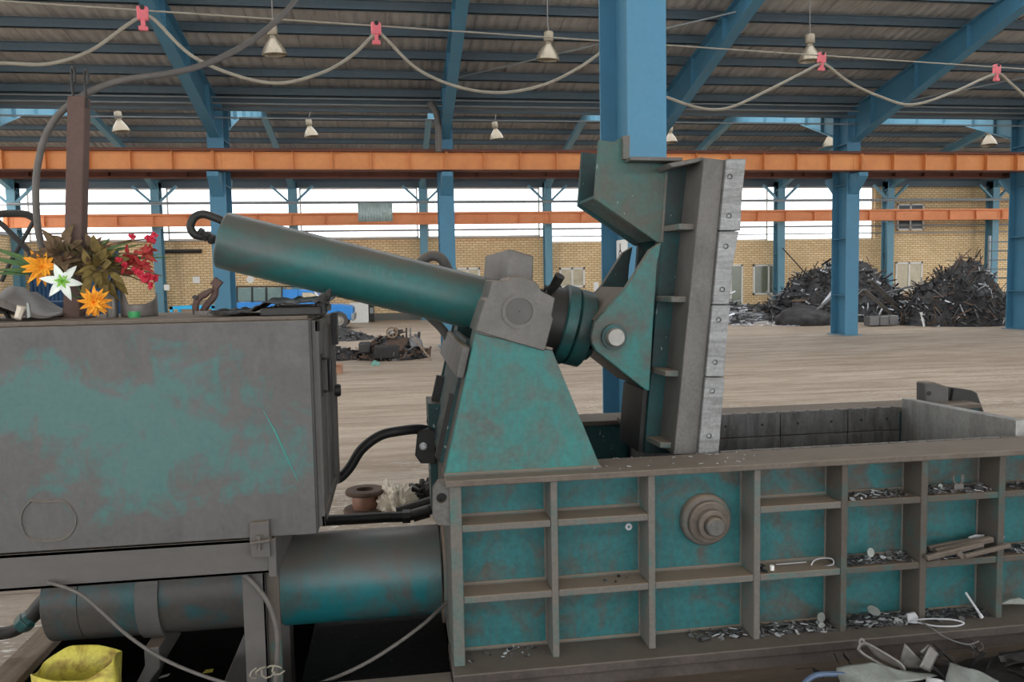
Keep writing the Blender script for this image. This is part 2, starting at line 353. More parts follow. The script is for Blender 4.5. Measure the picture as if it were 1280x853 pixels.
# floor with the machine pit cut out
fb = MB(); PX0, PX1, PY0, PY1 = -1.88, .30, 2.5, 4.72
fx = [-30, PX0, PX1, 60]; fy = [-6, PY0, PY1, 60]
for i in range(3):
    for j in range(3):
        if i == 1 and j == 1: continue
        fb.poly([(fx[i], fy[j], 0), (fx[i+1], fy[j], 0), (fx[i+1], fy[j+1], 0), (fx[i], fy[j+1], 0)], [(0, 1, 2, 3)])
struct(fb.build('floor', M['floor']))
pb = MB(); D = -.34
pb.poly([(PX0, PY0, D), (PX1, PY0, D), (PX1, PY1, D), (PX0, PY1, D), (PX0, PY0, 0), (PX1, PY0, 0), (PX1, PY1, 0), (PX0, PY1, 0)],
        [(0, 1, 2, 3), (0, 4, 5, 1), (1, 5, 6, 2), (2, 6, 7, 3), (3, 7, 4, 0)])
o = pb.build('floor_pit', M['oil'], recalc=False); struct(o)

# walls: yellow brick with a glazed band above
S1, S2, HEAD = 4.0, 3.66, 6.42
wb = MB(); wb.box((XL, YO+.25, 0), (colx(2)+.2, YO+.6, S1)); wb.box((colx(2)+.2, YO+.25, 0), (colx(5)-.3, YO+.6, S2)); wb.box((colx(5)-.3, YO+.25, 0), (XR, YO+.6, 7.4))
wb.box((XL, YO+.25, HEAD), (colx(5)-.3, YO+.6, 7.4))
struct(wb.build('wall_back', M['brick']))
lb = MB(); lb.box((XL-.35, 8, 0), (XL, YO+.6, 4.25)); lb.box((XL-.35, 8, 6.5), (XL, YO+.6, 7.2)); struct(lb.build('wall_left', M['brick']))
fw_ = MB(); fw_.box((XL-.4, -6.2, FRZ), (XR, -6, 7.2)); struct(fw_.build('wall_front_light_block', M['brick']))  # unseen upper front wall, added to cut light from the open front
kb = MB(); kb.box((XL+5, YO+.17, 0), (XR, YO+.25, .34)); struct(kb.build('baseboard_back', M['rib']))
# glazed band, one window per bay
for k, i in enumerate(range(-2, 5)):
    x0, x1 = colx(i)+.22, colx(i+1)-.22
    x0 = max(x0, XL+.05); x1 = min(x1, colx(5)-.32)
    s = S1 if i < 2 else S2
    f = MB(); t = .07
    for a, b in (((x0, YO+.38, s), (x1, YO+.46, s+t)), ((x0, YO+.38, HEAD-t), (x1, YO+.46, HEAD)), ((x0, YO+.38, s), (x0+t, YO+.46, HEAD)), ((x1-t, YO+.38, s), (x1, YO+.46, HEAD))): f.box(a, b)
    fo = struct(f.build('window_%d' % (k+1), M['white']))
    g = MB(); g.box((x0+t, YO+.41, s+t), (x1-t, YO+.42, HEAD-t)); g.build('glass', M['glass'], fo)
# girts across the band
for z, r in ((5.66, .05), (4.33, .045), (3.95, .03)):
    b = MB(); b.tube([(XL, YO-.12, z), (XR, YO-.12, z)], r, 6); struct(b.build('trim_girt_%d' % int(z*100), M['steel_grey']))
b = MB(); b.box((XL, YO-.2, 6.36), (XR, YO+.05, 6.66)); struct(b.build('trim_header_back', M['blue_dark']))
b = MB(); b.box((XL+.02, 10, 4.2), (XL+.15, YO, 4.34)); struct(b.build('trim_sill_left', M['steel_grey']))

# roof sheets
SL = .2
def zn(y): return 6.85 + (22.5-y)*SL if y > 14 else 6.85 + 8.5*SL - (14-y)*SL
def zf(y): return 6.85 + (y-22.5)*SL if y < 31 else 6.85 + 8.5*SL - (y-31)*SL
def zr(y): return zf(y) if y >= 22.5 else (zn(y) if y > 5.5 else zn(5.5)+(5.5-y)*SL)
for nm, ys_ in (('ceiling_near', [22.6, 15.6]), ('ceiling_middle', [9.6, 5.5, -6]), ('ceiling_far', [22.6, 24.2]), ('ceiling_outer', [30.2, 31, 39.95])):  # ceiling_middle runs on unseen over the camera, extended to cut light from behind
    b = MB()
    for ya, yb in zip(ys_, ys_[1:]):
        fa = zf if 'far' in nm or 'outer' in nm else zr
        za, zb = fa(ya), fa(yb)
        b.ext([(XL-.4, ya, za+.02), (XL-.4, yb, zb+.02), (XL-.4, yb, zb+.06), (XL-.4, ya, za+.06)], (XR-XL+.4, 0, 0))
    struct(b.build(nm, M['roof']))
# unseen skylights beside the ridges, added to brighten the hall, one pane per bay
for k, (y0, y1, y2) in enumerate(((15.6, 14, 9.6), (24.2, 27, 30.2))):
    for i in range(-3, 9):
        x0, x1 = max(XL, colx(i)+.1), min(XR, colx(i+1)-.1); b = MB()
        for ya, yb in ((y0, y1), (y1, y2)): b.ext([(x0, ya, zr(ya)+.03), (x0, yb, zr(yb)+.03), (x0, yb, zr(yb)+.04), (x0, ya, zr(ya)+.04)], (x1-x0, 0, 0))
        struct(b.build('window_%d' % (20+k*12+i+3), M['glass']))
# purlins: Z sections along the hall
ys = [21.9-1.06*k for k in range(6)]+[12.5, 11, 9, 7.5]
ys2 = [23.5]+[30.9+1.2*k for k in range(8)]
k = 0
for y in ys+ys2:
    k += 1
    z = (zr(y) if y < 22.4 else zf(y)) - .01
    b = MB(); b.box((XL, y-.012, z-.2), (XR, y+.012, z)); b.box((XL, y-.012, z-.2), (XR, y+.08, z-.185)); b.box((XL, y-.08, z-.012), (XR, y+.012, z))
    struct(b.build('ceiling_purlin_%d' % k, M['blue_dark']))
# rafters of the near span and the far span
for i in range(-2, 9):
    x = colx(i); w = .012
    b = MB()
    low = [(22.25, 5.75), (21.4, 6.0), (16.2, 7.42), (14, 8.0)]; top = [(14, zn(14)-.2), (22.25, zn(22.25)-.2)]
    b.yz(low+top, x-w, x+w)
    for (ya, za), (yb, zb) in zip(low, low[1:]): b.bar((x, ya, za), (x, yb, zb), .26, .03, up=(0, 0, 1))
    b.bar((x, 14, zn(14)-.2), (x, 22.25, zn(22.25)-.2), .26, .03)
    for y in (21.3, 19.4, 17.5, 15.6):
        zl = 6.0+(21.4-y)*.273; b.box((x-.12, y-.012, zl), (x+.12, y+.012, zn(y)-.2))
    struct(b.build('ceiling_rafter_near_%d' % (i+3), M['blue']))
    b = MB()
    low = [(23.15, 6.0), (25.6, 6.95), (31, 8.0), (36.5, 6.9), (39.1, 6.1)]; top = [(39.1, zf(39.1)-.2), (31, zf(31)-.2), (23.15, zf(23.15)-.2)]
    b.yz(low+top, x-w, x+w)
    for (ya, za), (yb, zb) in zip(low, low[1:]): b.bar((x, ya, za), (x, yb, zb), .24, .03)
    for y in (24, 25, 26.5, 28, 29.5): 
        zl = 6.0+(y-23.15)*.388 if y < 25.6 else 6.95+(y-25.6)*.194
        b.box((x-.11, y-.012, zl), (x+.11, y+.012, zf(y)-.2))
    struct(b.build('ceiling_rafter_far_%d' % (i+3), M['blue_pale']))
# valley: gutter, tie beam, conduits
b = MB(); b.box((XL, 22.33, 6.62), (XR, 22.9, 6.9)); struct(b.build('trim_valley_gutter', M['blue_dark']))
b = MB(); b.box((XL, 22.2, 6.44), (XR, 22.34, 6.50)); struct(b.build('trim_valley_tie', M['blue_dark']))
for z, y in ((6.72, 22.0), (6.58, 22.05), (6.22, 22.1)):
    b = MB(); b.tube([(XL, y, z), (XR, y, z)], .022, 6); struct(b.build('trim_conduit_%d' % int(z*100), M['steel_grey']))
# diagonal stays under the roof
for n_, (i, ya, yb) in enumerate(((1, 20.5, 17), (3, 22, 18))):
    b = MB(); b.tube([(colx(i), ya, zn(ya)-.35), (colx(i)+BAY, yb, zn(yb)-.35)], .02, 6); struct(b.build('trim_stay_%d' % (n_+1), M['steel_grey']))

# ------------------------------------------------------------------ columns
def hcolumn(x, yf, dep, w, top, mat, label, group, arm=True, mat2=None, brace=False):
    r = thing('steel_column', label, 'column', (x, yf, 0), group)
    b = MB(); b.box((x-w/2, yf, .02), (x+w/2, yf+.03, top)); b.build('front_flange', mat, r)
    b = MB(); b.box((x-w/2, yf+dep-.03, .02), (x+w/2, yf+dep, top)); b.build('rear_flange', mat2 or mat, r)
    b = MB(); b.box((x-.012, yf+.03, .02), (x+.012, yf+dep-.03, top)); 
    for z in (1.2, 2.9, 4.5, 5.7):
        if z < top: b.box((x-w/2+.01, yf+.03, z), (x+w/2-.01, yf+dep-.03, z+.02))
    b.build('web', mat2 or mat, r)
    b = MB(); b.box((x-w/2-.08, yf-.08, 0), (x+w/2+.08, yf+dep+.08, .022)); b.build('base_plate', mat2 or mat, r)
    if arm:
        b = MB(); b.yz([(yf, 4.80), (yf-.52, 4.80), (yf-.52, 4.68), (yf, 4.2)], x-w*.35, x+w*.35); b.build('girder_corbel', mat2 or mat, r, .01)
        b = MB(); b.yz([(yf+dep, 4.80), (yf+dep+.52, 4.80), (yf+dep+.52, 4.68), (yf+dep, 4.2)], x-w*.35, x+w*.35); b.build('girder_corbel', mat2 or mat, r, .01)
    if brace:
        for sx in (-1, 1):
            b = MB(); b.bar((x+sx*.1, yf+.1, 5.6), (x+sx*.95, yf+.1, 6.4), .14, .1); b.build('knee_brace', mat, r)
    return r
MIDL = {0: 'blue column of the middle row behind the rear end of the tilted cylinder', 1: 'blue column of the middle row behind the middle of the tilted cylinder',
        2: 'middle-row blue column mostly hidden behind the thick near column', 3: 'blue column standing alone on open floor before the scrap heaps', 4: 'blue column cut off by the right edge of the photo'}
for i in range(0, 5): hcolumn(colx(i), YM, .8, .42, 6.65, M['blue'], MIDL[i], 'blue columns of the middle row')
OUTL = {-2: 'pale outer-row column in the far left corner by the brick end wall', -1: 'outer-row column directly behind the red artificial flowers', 0: 'outer-row column above the blue truck, between two middle-row columns',
        1: 'slim outer-row column just left of the second middle-row column', 2: 'outer-row column beside the white window behind the cylinder head', 3: 'outer-row column hidden behind the raised press lid',
        4: 'outer-row column standing in shiny strips beside the greenish window', 5: 'outer-row column rising behind the middle scrap heap, at the end of the glazing', 6: 'dark outer-row column on the full brick wall behind the right scrap heap'}
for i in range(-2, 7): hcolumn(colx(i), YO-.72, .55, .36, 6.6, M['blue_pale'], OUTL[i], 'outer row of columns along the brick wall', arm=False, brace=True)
# the thick near column right behind the press
cx0, cx1 = un(785, 150, Y=6.2).x, un(833, 150, Y=6.2).x
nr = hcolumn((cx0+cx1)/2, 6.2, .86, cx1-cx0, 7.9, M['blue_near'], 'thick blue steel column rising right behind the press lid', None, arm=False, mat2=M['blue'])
# sign on its web
xw = (cx0+cx1)/2
# ------------------------------------------------------------------ crane girders
def girder(y, z0, z1, fw, mat, label, pitch, dark=None, joint=True, x0=XL, x1=XR):
    r = thing('crane_girder', label, 'crane beam', (0, y, z0))
    b = MB(); b.box((x0, y-.012, z0), (x1, y+.012, z1)); b.build('web', mat, r)
    b = MB(); b.box((x0, y-fw/2, z1), (x1, y+fw/2, z1+.025)); b.box((x0, y-.05, z1+.025), (x1, y+.05, z1+.09)); b.build('top_flange', dark or mat, r)
    b = MB(); b.box((x0, y-fw/2, z0-.025), (x1, y+fw/2, z0)); b.build('bottom_flange', dark or mat, r)
    x = XB - 3*BAY; first = None
    while x < x1:
        if x > x0:
            if first is None: b = MB(); b.box((x-.008, y-fw/2+.01, z0), (x+.008, y+fw/2-.01, z1)); first = b.build('stiffener', mat, r); xf = x
            else: o = first.copy(); COL.objects.link(o); o.parent = r; o.location.x = x-xf
        x += BAY/round(BAY/pitch)
    for i in range(-2, 9):
        x = colx(i)
        b = MB(); b.box((x-.2, y-.03, z0+.02), (x+.2, y+.03, z1-.02)); b.box((x-.03, y-fw/2+.01, z0), (x+.03, y+fw/2-.01, z1)); b.build('splice_plate', mat, r)
    return r
girder(YM-.3, 4.86, 5.33, .34, M['orange'], 'large orange crane beam spanning in front of the middle columns', 1.0, M['orange_dark'])
girder(YM+1.15, 4.86, 5.33, .34, M['orange_dark'], 'brown crane beam just behind the large orange one', 1.0)
girder(YO-1.05, 4.56, 5.02, .3, M['orange_far'], 'farther small orange crane beam in front of the window band', 1.35)
# pale bracing along the outer columns
b = MB(); b.tube([(XL, YO-.85, 5.62), (XR, YO-.85, 5.62)], .045, 6); r_ = b.build('conductor_pipe', M['steel_grey']); tag(r_, 'long thin grey pipe running along the outer columns above the small orange beam', 'pipe')

# ------------------------------------------------------------------ doors, windows, signs on the back wall
WY = YO+.25
def wall_window(n, px0, py0, px1, py1, pane, split=(), frame='white', door=False):
    a, c = un(px0, py0, Y=WY), un(px1, py1, Y=WY); x0, x1, z0, z1 = a.x, c.x, c.z, a.z
    t = .09; f = MB()
    for p, q in (((x0, WY-.06, z0), (x1, WY, z0+t)), ((x0, WY-.06, z1-t), (x1, WY, z1)), ((x0, WY-.06, z0), (x0+t, WY, z1)), ((x1-t, WY-.06, z0), (x1, WY, z1))): f.box(p, q)
    for s in split:
        xm = x0+(x1-x0)*s; f.box((xm-t/2, WY-.06, z0), (xm+t/2, WY, z1))
    o = struct(f.build(('door_%d' if door else 'window_%d') % n, M[frame]))
    g = MB(); g.box((x0+.02, WY-.03, z0+.02), (x1-.02, WY-.012, z1-.02)); g.build('pane', M[pane], o)
    return o
wall_window(11, 699, 335, 731, 359, 'pane_light', (.5,))
wall_window(12, 569, 335, 600, 347, 'pane_light', (.5,))
wall_window(13, 941, 331, 976, 368, 'pane_green', (.55,))
wall_window(14, 1030, 328, 1058, 343, 'pane_dark')
wall_window(15, 1119, 328, 1152, 363, 'pane_light', (.5,))
wall_window(16, 1121, 255, 1154, 288, 'pane_dark', (.5,))
o = wall_window(1, 912, 331, 928, 389, 'pane_green', door=True)
# blue corrugated gate at the left end of the back wall
gx0, gx1 = un(38, 350, Y=WY).x, un(150, 350, Y=WY).x
b = MB(); n = 44; vs = []
for k in range(n+1):
    x = gx0+(gx1-gx0)*k/n; y = WY-.10+(.05 if k % 2 else 0); vs += [(x, y, .05), (x, y, 3.5)]
b.poly(vs, [(2*k, 2*k+2, 2*k+3, 2*k+1) for k in range(n)])
b.box((gx0, WY-.04, .03), (gx1, WY, 3.55))
struct(b.build('door_2', M['gate_blue']))
def wall_sign(px0, py0, px1, py1, label, Y=None, mat='paper', round_=False):
    Y = Y or WY; a, c = un(px0, py0, Y=Y), un(px1, py1, Y=Y); b = MB()
    if round_:
        b.cyl(((a.x+c.x)/2, Y-.03, (a.z+c.z)/2), ((a.x+c.x)/2, Y, (a.z+c.z)/2), (c.x-a.x)/2, 20)
    else: b.box((a.x, Y-.03, c.z), (c.x, Y, a.z))
    return tag(b.build('wall_sign', M[mat]), label, 'sign')
wall_sign(241, 346, 250, 354, 'small white paper on the brick wall left of the blue truck')
wall_sign(308, 345, 318, 354, 'round white plate on the brick wall above the truck bed', round_=True)
wall_sign(742, 353, 748, 364, 'small pale notice on the brick beside the near column')
wall_sign(205, 356, 212, 363, 'white plate fixed on the outer column by the red flowers', Y=YO-.73)
a, c = un(219, 313, Y=WY-.1), un(252, 318, Y=WY-.1)
b = MB(); b.tube([(a.x-.6, WY-.1, a.z-.05), (c.x, WY-.1, a.z-.05)], .09, 10); tag(b.build('wall_pipe', M['dark_steel']), 'dark horizontal pipe on the brick wall left of the cylinder', 'pipe')
# white sign with black symbol on the near column's web
a, c = un(776, 300, Y=6.62), un(791, 334, Y=6.62)
r = thing('column_sign', 'white notice with black marks on the near blue column', 'sign', (a.x, 6.6, c.z))
sx = xw-.02
q0, q1 = un(776, 300, X=sx), un(791, 336, X=sx)
zt, zb = (un(783, 299, X=sx).z, un(783, 337, X=sx).z)
ya, yb = 6.66, 7.0
b = MB(); b.box((sx-.012, ya, zb), (sx-.004, yb, zt)); b.build('board', M['paper'], r)
b = MB(); zc = (zt+zb)/2; H_ = (zt-zb); yc = (ya+yb)/2
b.ring((sx-.013, yc+.05, zc), (1, 0, 0), .045, .028, .004, 20); b.box((sx-.014, yc+.04, zc+.04), (sx-.012, yc+.06, zc+.10)); b.box((sx-.014, yc-.12, zc-.02), (sx-.012, yc-.02, zc+.02)); b.box((sx-.014, yc-.1, zc-.13), (sx-.012, yc+.02, zc-.11))
b.build('printed_mark', M['ink'], r)

# ------------------------------------------------------------------ hanging lamps
LAMPS = [((342, 57), 15.6, .225, 'hanging lamp near the thick black hose, left of the other near lamps'), ((685, 64), 15.6, .225, 'hanging lamp between the second rafter and the near column'), ((1012, 66), 15.6, .225, 'hanging lamp right behind a pink cable trolley'),
         ((150, 157), 27.5, .27, 'small far lamp beside the rusty post top'), ((388, 164), 27.5, .24, 'small far lamp above the tilted cylinder, left of the second column'), ((620, 167), 27.5, .24, 'small far lamp above the cross beam, right of the second column'),
         ((838, 172), 27.5, .24, 'small far lamp just right of the near column'), ((1037, 176), 27.5, .26, 'small far lamp left of the free-standing column'), ((1236, 175), 27.5, .28, 'small far lamp near the right picture edge')]
for (p, y, R, lab) in LAMPS:
    c = un(*p, Y=y); tilt = Vector((RND.uniform(-.15, .15), RND.uniform(-.1, .1), 1)).normalized()
    r = thing('high_bay_lamp', lab, 'lamp', tuple(c), 'hanging high-bay lamps')
    s = R/.225
    prof = [(-.17, .225), (-.165, .23), (-.10, .215), (-.02, .175), (.06, .12), (.11, .085), (.13, .07)]
    b = MB(); b.lathe(c, tilt, [(t*s, q*s) for t, q in prof] + [(t*s, (q-.012)*s) for t, q in prof[::-1]], 28); b.build('reflector', M['lamp'], r)
    b = MB(); b.lathe(c, tilt, [(t*s, q*s) for t, q in ((.12, .0), (.12, .06), (.18, .06), (.18, .085), (.20, .095), (.34, .095), (.36, .08), (.36, 0))], 16); b.build('ballast_housing', M['lamp_cap'], r, label='ballast housing above the reflector')
    b = MB(); b.lathe(c, tilt, [(-.06*s, 0), (-.06*s, .05*s), (0, .045*s), (.1*s, .03*s), (.1*s, 0)], 12); b.build('bulb', M['steel_grey'], r)
    zt = (zn(y) if y < 22 else zf(y)); b = MB(); b.tube([c+tilt*.36*s, Vector((c.x, y, c.z+.5*s)), (c.x, y, zt+.02)], .012, 6); b.build('suspension_rod', M['hose_grey'], r)

# ------------------------------------------------------------------ festoon cable with trolleys on a wire
A_, B_ = un(178, 13, Y=8.9), un(1246, 84, Y=10.9)
dz = B_.z-A_.z
pn = (B_-A_).cross(Vector((0, 0, 1))).normalized(); PL = (A_, pn)
dirw = (B_-A_)
wire = MB(); wire.tube([A_-dirw*.6, B_+dirw*.5], .009, 6)
wr = tag(wire.build('support_wire', M['cable_tan']), 'thin straight wire that carries the pink cable trolleys', 'wire')
pts = [(-330, -20), (-300, 5), (-240, 45), (-150, 72), (-70, 80), (0, 79), (60, 80), (112, 64), (158, 32), (176, 22), (192, 24), (240, 70), (300, 96), (352, 104), (405, 90), (442, 68), (468, 43), (478, 44), (520, 85), (570, 108), (625, 116), (680, 106), (725, 84), (757, 62), (766, 63), (800, 105), (840, 124), (880, 136), (914, 134), (962, 112), (1005, 90), (1025, 80), (1034, 82), (1062, 103), (1098, 120), (1140, 131), (1190, 116), (1225, 100), (1243, 93), (1251, 93), (1268, 108), (1310, 140), (1380, 150)]
b = MB(); b.tube(spline([un(x, y, plane=PL) for x, y in pts], 6), .018, 10)
tag(b.build('festoon_cable', M['cable_tan']), 'pale cable sagging in loops from the pink trolleys under the roof', 'cable')
TL = {178: 'pink cable trolley near the left rafter', 470: 'pink cable trolley above the tilted cylinder, left of the second rafter', 762: 'pink cable trolley hidden behind the near column', 1027: 'pink cable trolley in front of a hanging lamp', 1246: 'pink cable trolley nearest the right picture edge'}
for x, y in ((178, 12), (470, 34), (762, 52), (1027, 70), (1246, 84)):
    c = un(x, y, plane=PL); t = (c-A_).dot(dirw)/dirw.dot(dirw); c = A_+dirw*t; e = dirw.normalized()
    r = thing('cable_trolley', TL[x], 'cable trolley', tuple(c), 'pink cable trolleys on the wire')
    b = MB(); b.bar(c-e*.055-Vector((0, 0, .03)), c+e*.055-Vector((0, 0, .03)), .06, .135); b.build('housing', M['pink'], r, .012)
    b = MB(); b.bar(c-e*.022-Vector((0, 0, .13)), c+e*.022-Vector((0, 0, .13)), .04, .08); b.bar(c-e*.045-Vector((0, 0, .18)), c+e*.045-Vector((0, 0, .18)), .04, .045); b.build('cable_clamp', M['pink'], r, .006)
    b = MB(); n_ = e.cross(Vector((0, 0, 1))); b.cyl(c-n_*.04+Vector((0, 0, .022)), c+n_*.04+Vector((0, 0, .022)), .024, 14); b.build('wheel', M['dark_steel'], r)
# translucent ribbed sheet hanging in front of the windows
a, c = un(447, 254, Y=36), un(491, 277, Y=36)
b = MB(); n = 24; vs = []
for k in range(n+1):
    x = a.x+(c.x-a.x)*k/n; y = 36+(.03 if k % 2 else -.03); vs += [(x, y, c.z), (x, y, a.z)]
b.poly(vs, [(2*k, 2*k+2, 2*k+3, 2*k+1) for k in range(n)]); 
o = b.build('ribbed_sheet', plain('grey_green_ribbed_sheet', (168, 184, 180), .5)); md = o.modifiers.new('thick', 'SOLIDIFY'); md.thickness = .02
tag(o, 'grey ribbed sheet hanging high in front of the bright windows', 'sheet')
b = MB(); b.tube([(XL, 36.03, a.z-.01), (XR, 36.03, a.z-.01)], .02, 6); tag(b.build('hanging_wire', M['steel_grey']), 'long wire from which the ribbed sheet hangs', 'wire')
# grey bent conduit by the second column
b = MB(); b.tube(spline([un(537, 128, Y=21.6), un(545, 140, Y=21.6), un(548, 160, Y=21.6), un(548, 190, Y=21.6)], 6), .09, 10); tag(b.build('bent_duct', M['hose_grey']), 'grey bent pipe beside the head of the second middle column', 'pipe')
# ================================================================== the baling press
press = thing('baling_press', 'large teal scrap baling press with ribbed side, raised lid and tilted cylinder', 'baling press', (1.8, 4.3, 0))
YR, YP = 3.55, 3.70             # rib fronts, side panel
ZT = .985
RX = [(.225, .278), (.689, .721), (1.155, 1.188), (1.681, 1.713), (2.132, 2.164), (2.556, 2.591), (2.983, 3.019), (3.42, 3.455)]
XE = 3.9
b = MB(); b.box((.24, YP, .1), (XE, YP+.09, .96)); panel = b.build('side_panel', M['teal'], press)
for k, (x0, x1) in enumerate(RX):
    b = MB(); 
    if k == 0: b.box((x0, YR, .06), (x1, YP+.02, .957)); b.box((x0, YP+.02, .06), (x0+.03, 4.9, .957))
    else: b.box((x0, YR, .112), (x1, YP+.005, .957))
    b.build('end_plate' if k == 0 else 'vertical_rib', M['rib'] if k < 4 else M['rib_dark'], press, .004)
def shelf(x0, x1, z1, mat): 
    b = MB(); b.box((x0, YR+.004, z1-.033), (x1, YP+.005, z1)); b.build('shelf_rib', mat, press, .004)
for k in range(len(RX)-1):
    x0, x1 = RX[k][1], RX[k+1][0]; mt = M['rib'] if k < 4 else M['rib_dark']
    if k != 2: shelf(x0, x1, .768, mt)
    shelf(x0, x1, .434, mt)
# weld beads round the cells
for k in range(len(RX)-1):
    x0, x1 = RX[k][1], RX[k+1][0]; b = MB()
    zs = [.115, .434, .768] if k != 2 else [.115, .434]
    for z in zs:
        b.tube([(x0, YP-.003, z+.004), (x1, YP-.003, z+.004)], .009, 6)
    for x in (x0, x1): b.tube([(x, YP-.003, .12), (x, YP-.003, .95)], .007, 6)
    b.build('weld_bead', M['rib'], press)
b = MB(); b.box((.205, 3.52, .955), (XE, 3.80, ZT)); b.build('top_flange', M['flange'], press, .005)
b = MB(); b.box((.215, 3.46, .066), (XE, 3.80, .112)); b.build('bottom_flange', M['skid'], press, .006)
b = MB(); b.box((.215, 3.49, -.02), (XE, 3.78, .066)); b.build('base_beam', M['skid'], press, .008)
b = MB(); b.box((-.95, 3.38, -.02), (.215, 3.565, .085)); b.build('skid_extension', M['skid'], press, .008)
b = MB(); b.box((.35, 4.84, 0), (XE, 5.06, .07)); b.build('base_beam', M['skid'], press, .008)
# dark cross members carrying the beams in the pit
for x in (-.8, .12):
    b = MB(); b.box((x-.06, 3.40, -.34), (x+.06, 4.6, -.02)); b.build('cross_bearer', M['dark_steel'], press, .006)
b = MB(); b.box((-.47, 3.60, .03), (.22, 4.6, .05)); b.box((-.47, 3.60, .05), (.22, 3.61, .07)); b.build('oil_tray', M['oil'], press, .003, label='black oil-soaked tray below the main cylinder')
# far side wall, floor and liners of the chamber
YF = 4.82
b = MB(); b.box((.24, YF+.03, .1), (XE, YF+.13, .96)); b.build('far_side_panel', M['teal_dark'], press)
b = MB(); b.box((.205, YF, .955), (XE, YF+.28, ZT)); b.build('far_top_flange', M['flange'], press, .005)
b = MB(); b.box((.3, YP+.09, .2), (XE, YF+.03, .26)); b.build('chamber_floor', M['dark_steel'], press)
b = MB(); b.box((.25, YP+.09, .26), (.31, YF+.03, .6)); b.build('chamber_end', M['dark_steel'], press)
def liner(x0, x1, y0, y1, z0, z1, holes=True, notch=None):
    b = MB(); b.box((x0, y0, z0), (x1, y1, z1)); o = b.build('wall_blade', M['liner'], press, .004)
    n = max(2, int((x1-x0)/.22))
    for i in range(n if holes else 0):
        x = x0+(x1-x0)*(i+.5)/n; h = MB(); h.cyl((x, y0-.003, z0+(z1-z0)*.5), (x, y0+.004, z0+(z1-z0)*.5), .009, 10); h.build('bolt_hole', M['black'], o)
xs = [1.45, 1.95, 2.45, 2.92, 3.29]
for x0, x1 in zip(xs, xs[1:]):
    liner(x0, x1-.004, YF-.02, YF+.03, .84, .992); liner(x0, x1-.004, YF-.02, YF+.03, .62, .836, False)
for i in range(16):
    x = 1.72+i*.1; b = MB(); b.bar((x, YF-.025, .994), (x+.03, YF-.025, .990), .012, .012); b.build('weld_tack', M['plate'], press)
b = MB(); b.box((1.62, 3.80, .93), (3.30, 3.83, .987)); near_bl = b.build('near_wall_blade', M['liner'], press, .003)
for i in range(15): x = 1.68+i*.108; b = MB(); b.bar((x, 3.803, ZT+.002), (x+.06, 3.803, ZT+.002), .010, .008); b.build('weld_tack', M['plate'], press)
# end gate across the chamber and its lugs
b = MB(); b.yz([(3.83, .5), (YF, .5), (YF, 1.045), (3.83, 1.07)], 3.31, 3.37); b.build('end_gate', M['gate'], press, .006)
b = MB(); b.px([(1156.6, 479), (1168, 478), (1186, 484), (1186, 510), (1156.6, 503)], 4.95, 5.05); lug = b.build('gate_lug', M['grey_paint'], press, .01)
b = MB(); b.px([(1192.5, 485), (1216, 488.4), (1222, 491.6), (1231, 516), (1188, 508)], 4.97, 5.07); b.build('gate_lug', M['dark_steel'], press, .01)
b = MB(); b.px([(1184, 484), (1194, 486), (1191, 512), (1185, 511)], 4.99, 5.05); b.build('gate_lug_web', M['dark_steel'], press)
p = un(1161, 492, Y=4.95); b = MB(); b.cyl(p+Vector((0, -.004, 0)), p+Vector((0, .01, 0)), .016, 14); b.build('lug_hole', M['black'], lug)
# pivot boss on the side panel
c = un(880, 648, Y=YP); ax = Vector((0, -1, 0)); zc = .683; c = Vector((c.x, YP, zc))
b = MB(); b.lathe(c, ax, [(0, .128), (.03, .128), (.045, .118), (.05, .1), (.05, 0)], 48); boss = b.build('pivot_boss', M['rib'], press)
b = MB(); b.lathe(c, ax, [(.04, .104), (.075, .104), (.082, .097), (.082, 0)], 48); b.build('boss_ring', M['flange'], boss)
b = MB(); b.lathe(c, ax, [(.07, .072), (.115, .072), (.122, .064), (.122, .05), (.11, .047), (.11, 0)], 40); b.build('boss_collar', M['flange'], boss)
b = MB(); b.lathe(c, ax, [(.10, .047), (.150, .046), (.158, .038), (.158, 0)], 32); b.build('pin_end', M['plate'], boss, label='greyer round end of the pivot pin')
p = un(786, 659, Y=YP-.004); b = MB(); b.ring((p.x, YP, p.z), (0, -1, 0), .017, .006, .005, 24); b.build('washer', M['strip_bright'], press, label='small pale washer stuck on the panel')
# lug with a hole at the top left corner
def plate_hole(pts, hc, r, y0, y1, n=20):
    q = [un(x, y, Y=y0) for x, y in pts]; hcw = un(*hc, Y=y0); b = MB(); bm = b.bm
    for y in (y0, y1):
        o_ = [bm.verts.new((p.x, y, p.z)) for p in q]; h_ = [bm.verts.new((hcw.x+r*math.cos(2*PI*k/n), y, hcw.z+r*math.sin(2*PI*k/n))) for k in range(n)]
        es = [bm.edges.new((o_[i], o_[(i+1) % len(o_)])) for i in range(len(o_))] + [bm.edges.new((h_[i], h_[(i+1) % n])) for i in range(n)]
        bmesh.ops.triangle_fill(bm, edges=es, use_beauty=True)
        if y == y0: fo, fh = o_, h_
    for i in range(len(fo)): bm.faces.new((fo[i], fo[(i+1) % len(fo)], o_[(i+1) % len(fo)], o_[i]))
    for i in range(n): bm.faces.new((fh[i], fh[(i+1) % n], h_[(i+1) % n], h_[i]))
    return b
b = plate_hole([(548, 602), (568, 600), (568, 657), (548, 657), (541, 648), (541, 611)], (552, 623), .024, 3.57, 3.61); b.build('corner_lug', M['plate'], press)
p = un(552, 623, Y=3.6); b = MB(); b.cyl(p+Vector((0, .02, 0)), p+Vector((0, .06, 0)), .03, 16); b.build('lug_bush', M['dark_steel'], press)

